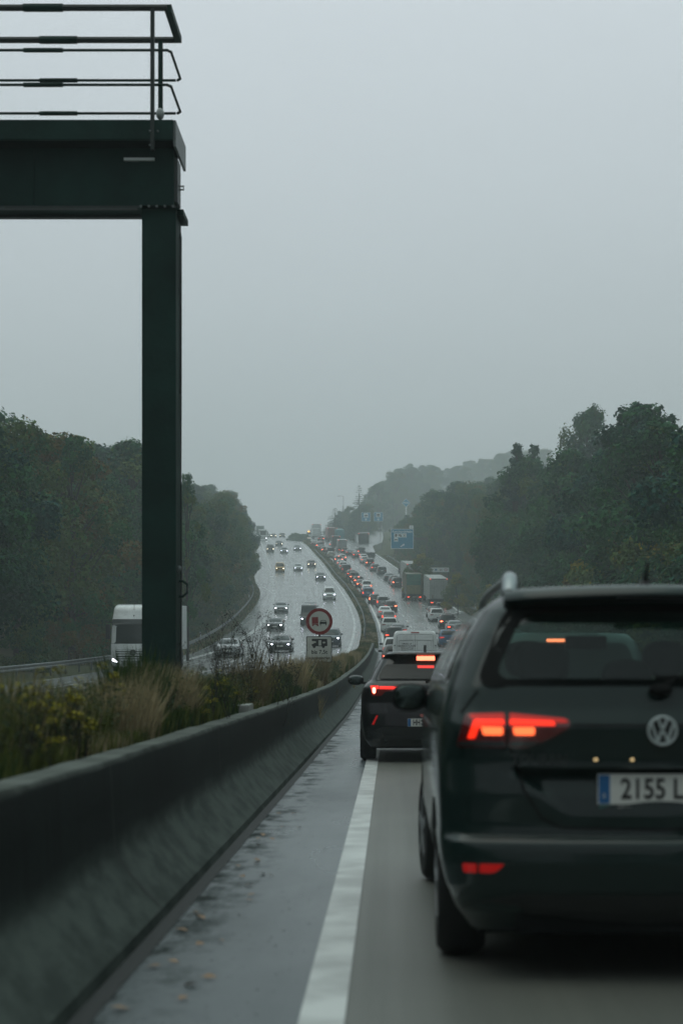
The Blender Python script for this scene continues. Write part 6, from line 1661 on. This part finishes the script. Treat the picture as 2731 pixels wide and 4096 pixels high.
def weed(seed,h,spread,n,heads):
    """a branching stalk with dark seed heads"""
    rnd=random.Random(seed); s=MB(); vs=[];fs=[]
    def br(p,dirv,l,r,lev):
        q=p+dirv*l*.5+Vector((rnd.uniform(-.04,.04),rnd.uniform(-.04,.04),0))*l*2; e=p+dirv*l
        s.tube([tuple(p),tuple(q),tuple(e)],[r,r*.75,r*.45],4,M_STALK,cap=False)
        if lev==0:
            for _ in range(heads):
                c=e+rv(rnd)*.045-dirv*rnd.uniform(0,.16)*l*2; leafquad(vs,fs,c,rv(rnd),rnd.uniform(.010,.024),rnd)
            return
        for k in range(rnd.randint(2,3)):
            dd=(dirv+Vector((rnd.uniform(-1,1),rnd.uniform(-.6,.6),rnd.uniform(0,.8)))*spread).normalized(); br(q if k==0 else e,dd,l*rnd.uniform(.45,.7),r*.6,lev-1)
    for i in range(n):
        br(Vector((rnd.uniform(-.05,.05)*n,rnd.uniform(-.05,.05)*n,-.1)),Vector((rnd.uniform(-.3,.3),rnd.uniform(-.2,.2),1)).normalized(),h*rnd.uniform(.45,.6),.008,2)
    return s.mesh('stem',True),(vs,fs)
def lms(v,mat,name):
    me=bpy.data.meshes.new(name); me.from_pydata(v[0],[],v[1]); me.materials.append(mat); me.update(); return me
def weeds():
    protos=[]
    for sd,h,sp,n in ((1,1.35,.35,6),(2,1.15,.5,8),(3,1.5,.22,4)):
        a,b=weed(sd,h,sp,n,16); protos.append((a,lms(b,M_STALK,'seed_head')))
    def put(k,sx,d,s,lab,name='weed_plant',grp=None):
        x=(sx-VX)/FS*d; r=empty(name,(x,d,gz(d,x)-.05),label=lab,cat='weed',group=grp); r.scale=(s,s,s); r.rotation_euler=(0,0,random.uniform(-.6,.6))
        for nm,m in (('stem',protos[k][0]),('seed_head',protos[k][1])):
            o=bpy.data.objects.new(nm,m); COL.objects.link(o); o.parent=r
    put(0,745,21,1.0,'tall dark stalk just right of the gantry column foot')
    put(1,840,22,.95,'dark seed-headed weed second right of the gantry column')
    put(0,905,24,.92,'brownish upright weed between gantry column and dark shrub')
    put(1,985,25,1.22,'big bushy dark weed with many seed heads in front of the oncoming saloons')
    put(1,1010,26,1.1,'dark branching weed tight behind the big bushy one')
    put(2,1060,23,1.35,'tall thin bare stalk leaning in front of the grey oncoming saloon')
    put(0,1115,28,.8,'short dark weed below the nearest oncoming saloon')
    put(1,800,17,.75,'low dark weed crossing above the barrier edge, right of the column')
    rn=random.Random(44)
    for i,(sx,d,s) in enumerate(((40,9.5,.42),(150,10.5,.40),(230,12,.46),(330,12.5,.40),(95,8.2,.36),(420,14,.42),(770,26,.62),(1130,30,.55),(1190,38,.55),(700,15,.42))):
        put(i%3,sx,d,s,'low dark seedy weed among the yellow flowers and straw grass behind the barrier',grp='low dark weeds in the median')
    # yellow flowering plants
    rnd=random.Random(12); pr=[]
    for i in range(3):
        s=MB(); vs=[];fs=[]; lv=[];lf=[]
        for j in range(9):
            a=rnd.uniform(0,2*PI); top=Vector((math.cos(a)*rnd.uniform(.05,.3),math.sin(a)*rnd.uniform(.05,.25),rnd.uniform(.30,.95)))
            s.tube([(top.x*.15,top.y*.15,-.1),(top.x*.5,top.y*.5,top.z*.55),tuple(top)],[.006,.005,.003],4,M_STALK,cap=False)
            for q in range(10): leafquad(lv,lf,Vector((top.x*.5,top.y*.5,0))+Vector((rnd.uniform(-.08,.08),rnd.uniform(-.08,.08),top.z*rnd.uniform(.1,.8))),rv(rnd),rnd.uniform(.03,.06),rnd,.4)
            if rnd.random()<.92: vs.append(top[:])
        pr.append((s.mesh('stem',True),lms((lv,lf),MATS['weed_leaf_dark'],'leaves'),vs))
    hv=[];hf=[]
    for q in range(26): leafquad(hv,hf,Vector((rnd.uniform(-.06,.06),rnd.uniform(-.06,.06),rnd.uniform(-.03,.04))),Vector((rnd.uniform(-1,1),rnd.uniform(-1.4,.6),1.)),rnd.uniform(.02,.034),rnd)
    hm=lms((hv,hf),M_YEL,'flower_head')
    k=0
    for i in range(190):
        d=6.2+ (rnd.random()**2.2)*34; x=-1.72-rnd.random()*1.35; sx=VX+x/d*FS
        if not(-50<sx<1300): continue
        if 420<sx<720 and rnd.random()<.7: continue
        r=empty('flowering_weed',(x,d,gz(d,x)-.02),label='small yellow flowering weed among the median grass behind the barrier',cat='flower',group='yellow flowering weeds in the median'); q=rnd.uniform(.36,.70); r.scale=(q*1.1,q*1.1,q); r.rotation_euler=(0,0,rnd.uniform(0,6))
        for nm,m in zip(('stem','leaves'),pr[k%3][:2]):
            o=bpy.data.objects.new(nm,m); COL.objects.link(o); o.parent=r
        for p_ in pr[k%3][2]:
            o=bpy.data.objects.new('flower_head',hm); COL.objects.link(o); o.parent=r; o.location=p_
        k+=1
weeds()
# small concrete block behind the barrier, litter and fallen leaves on the shoulder
b=MB(); b.box(-.34,.34,-.9,.9,-.3,.0,principled('pale_concrete_slab',(.30,.31,.29),rough=.7,noise=.3,nscale=5),ch=.02)
o=b.build('concrete_slab',label='pale concrete slab set in the grass behind the barrier edge',cat='slab'); o.location=(-1.98,20.5,zr(20.5)+.90); o.rotation_euler=(0,0,.05)
def litter():
    rnd=random.Random(31); vs=[];fs=[];mi=[]
    for i in range(1500):
        d=5.5+rnd.random()**1.6*55; t=rnd.random()**1.8; x=PL(d)+.06+t*.8*(LINE(d)-PL(d))
        leafquad(vs,fs,Vector((x,d,zr(d)+.006)),Vector((rnd.uniform(-.3,.3),rnd.uniform(-.3,.3),1)),rnd.uniform(.005,.020),rnd); mi.append(0)
    for i in range(34):
        d=5.8+rnd.random()**1.8*10; x=PL(d)+.12+rnd.random()*.32; leafquad(vs,fs,Vector((x,d,zr(d)+.012)),Vector((rnd.uniform(-.3,.3),rnd.uniform(-.3,.3),1)),rnd.uniform(.045,.085),rnd); mi.append(1)
    me=bpy.data.meshes.new('grit'); me.from_pydata(vs,[],fs); me.materials.append(principled('wet_grit',(.02,.02,.018),rough=.6)); me.materials.append(principled('wet_leaf_orange',(.26,.15,.07),rough=.5))
    me.polygons.foreach_set('material_index',mi); me.update(); o=bpy.data.objects.new('grit_and_leaves',me); COL.objects.link(o); tag(o,'dark grit and a few orange leaves scattered on the wet shoulder','litter',kind='stuff')
litter()
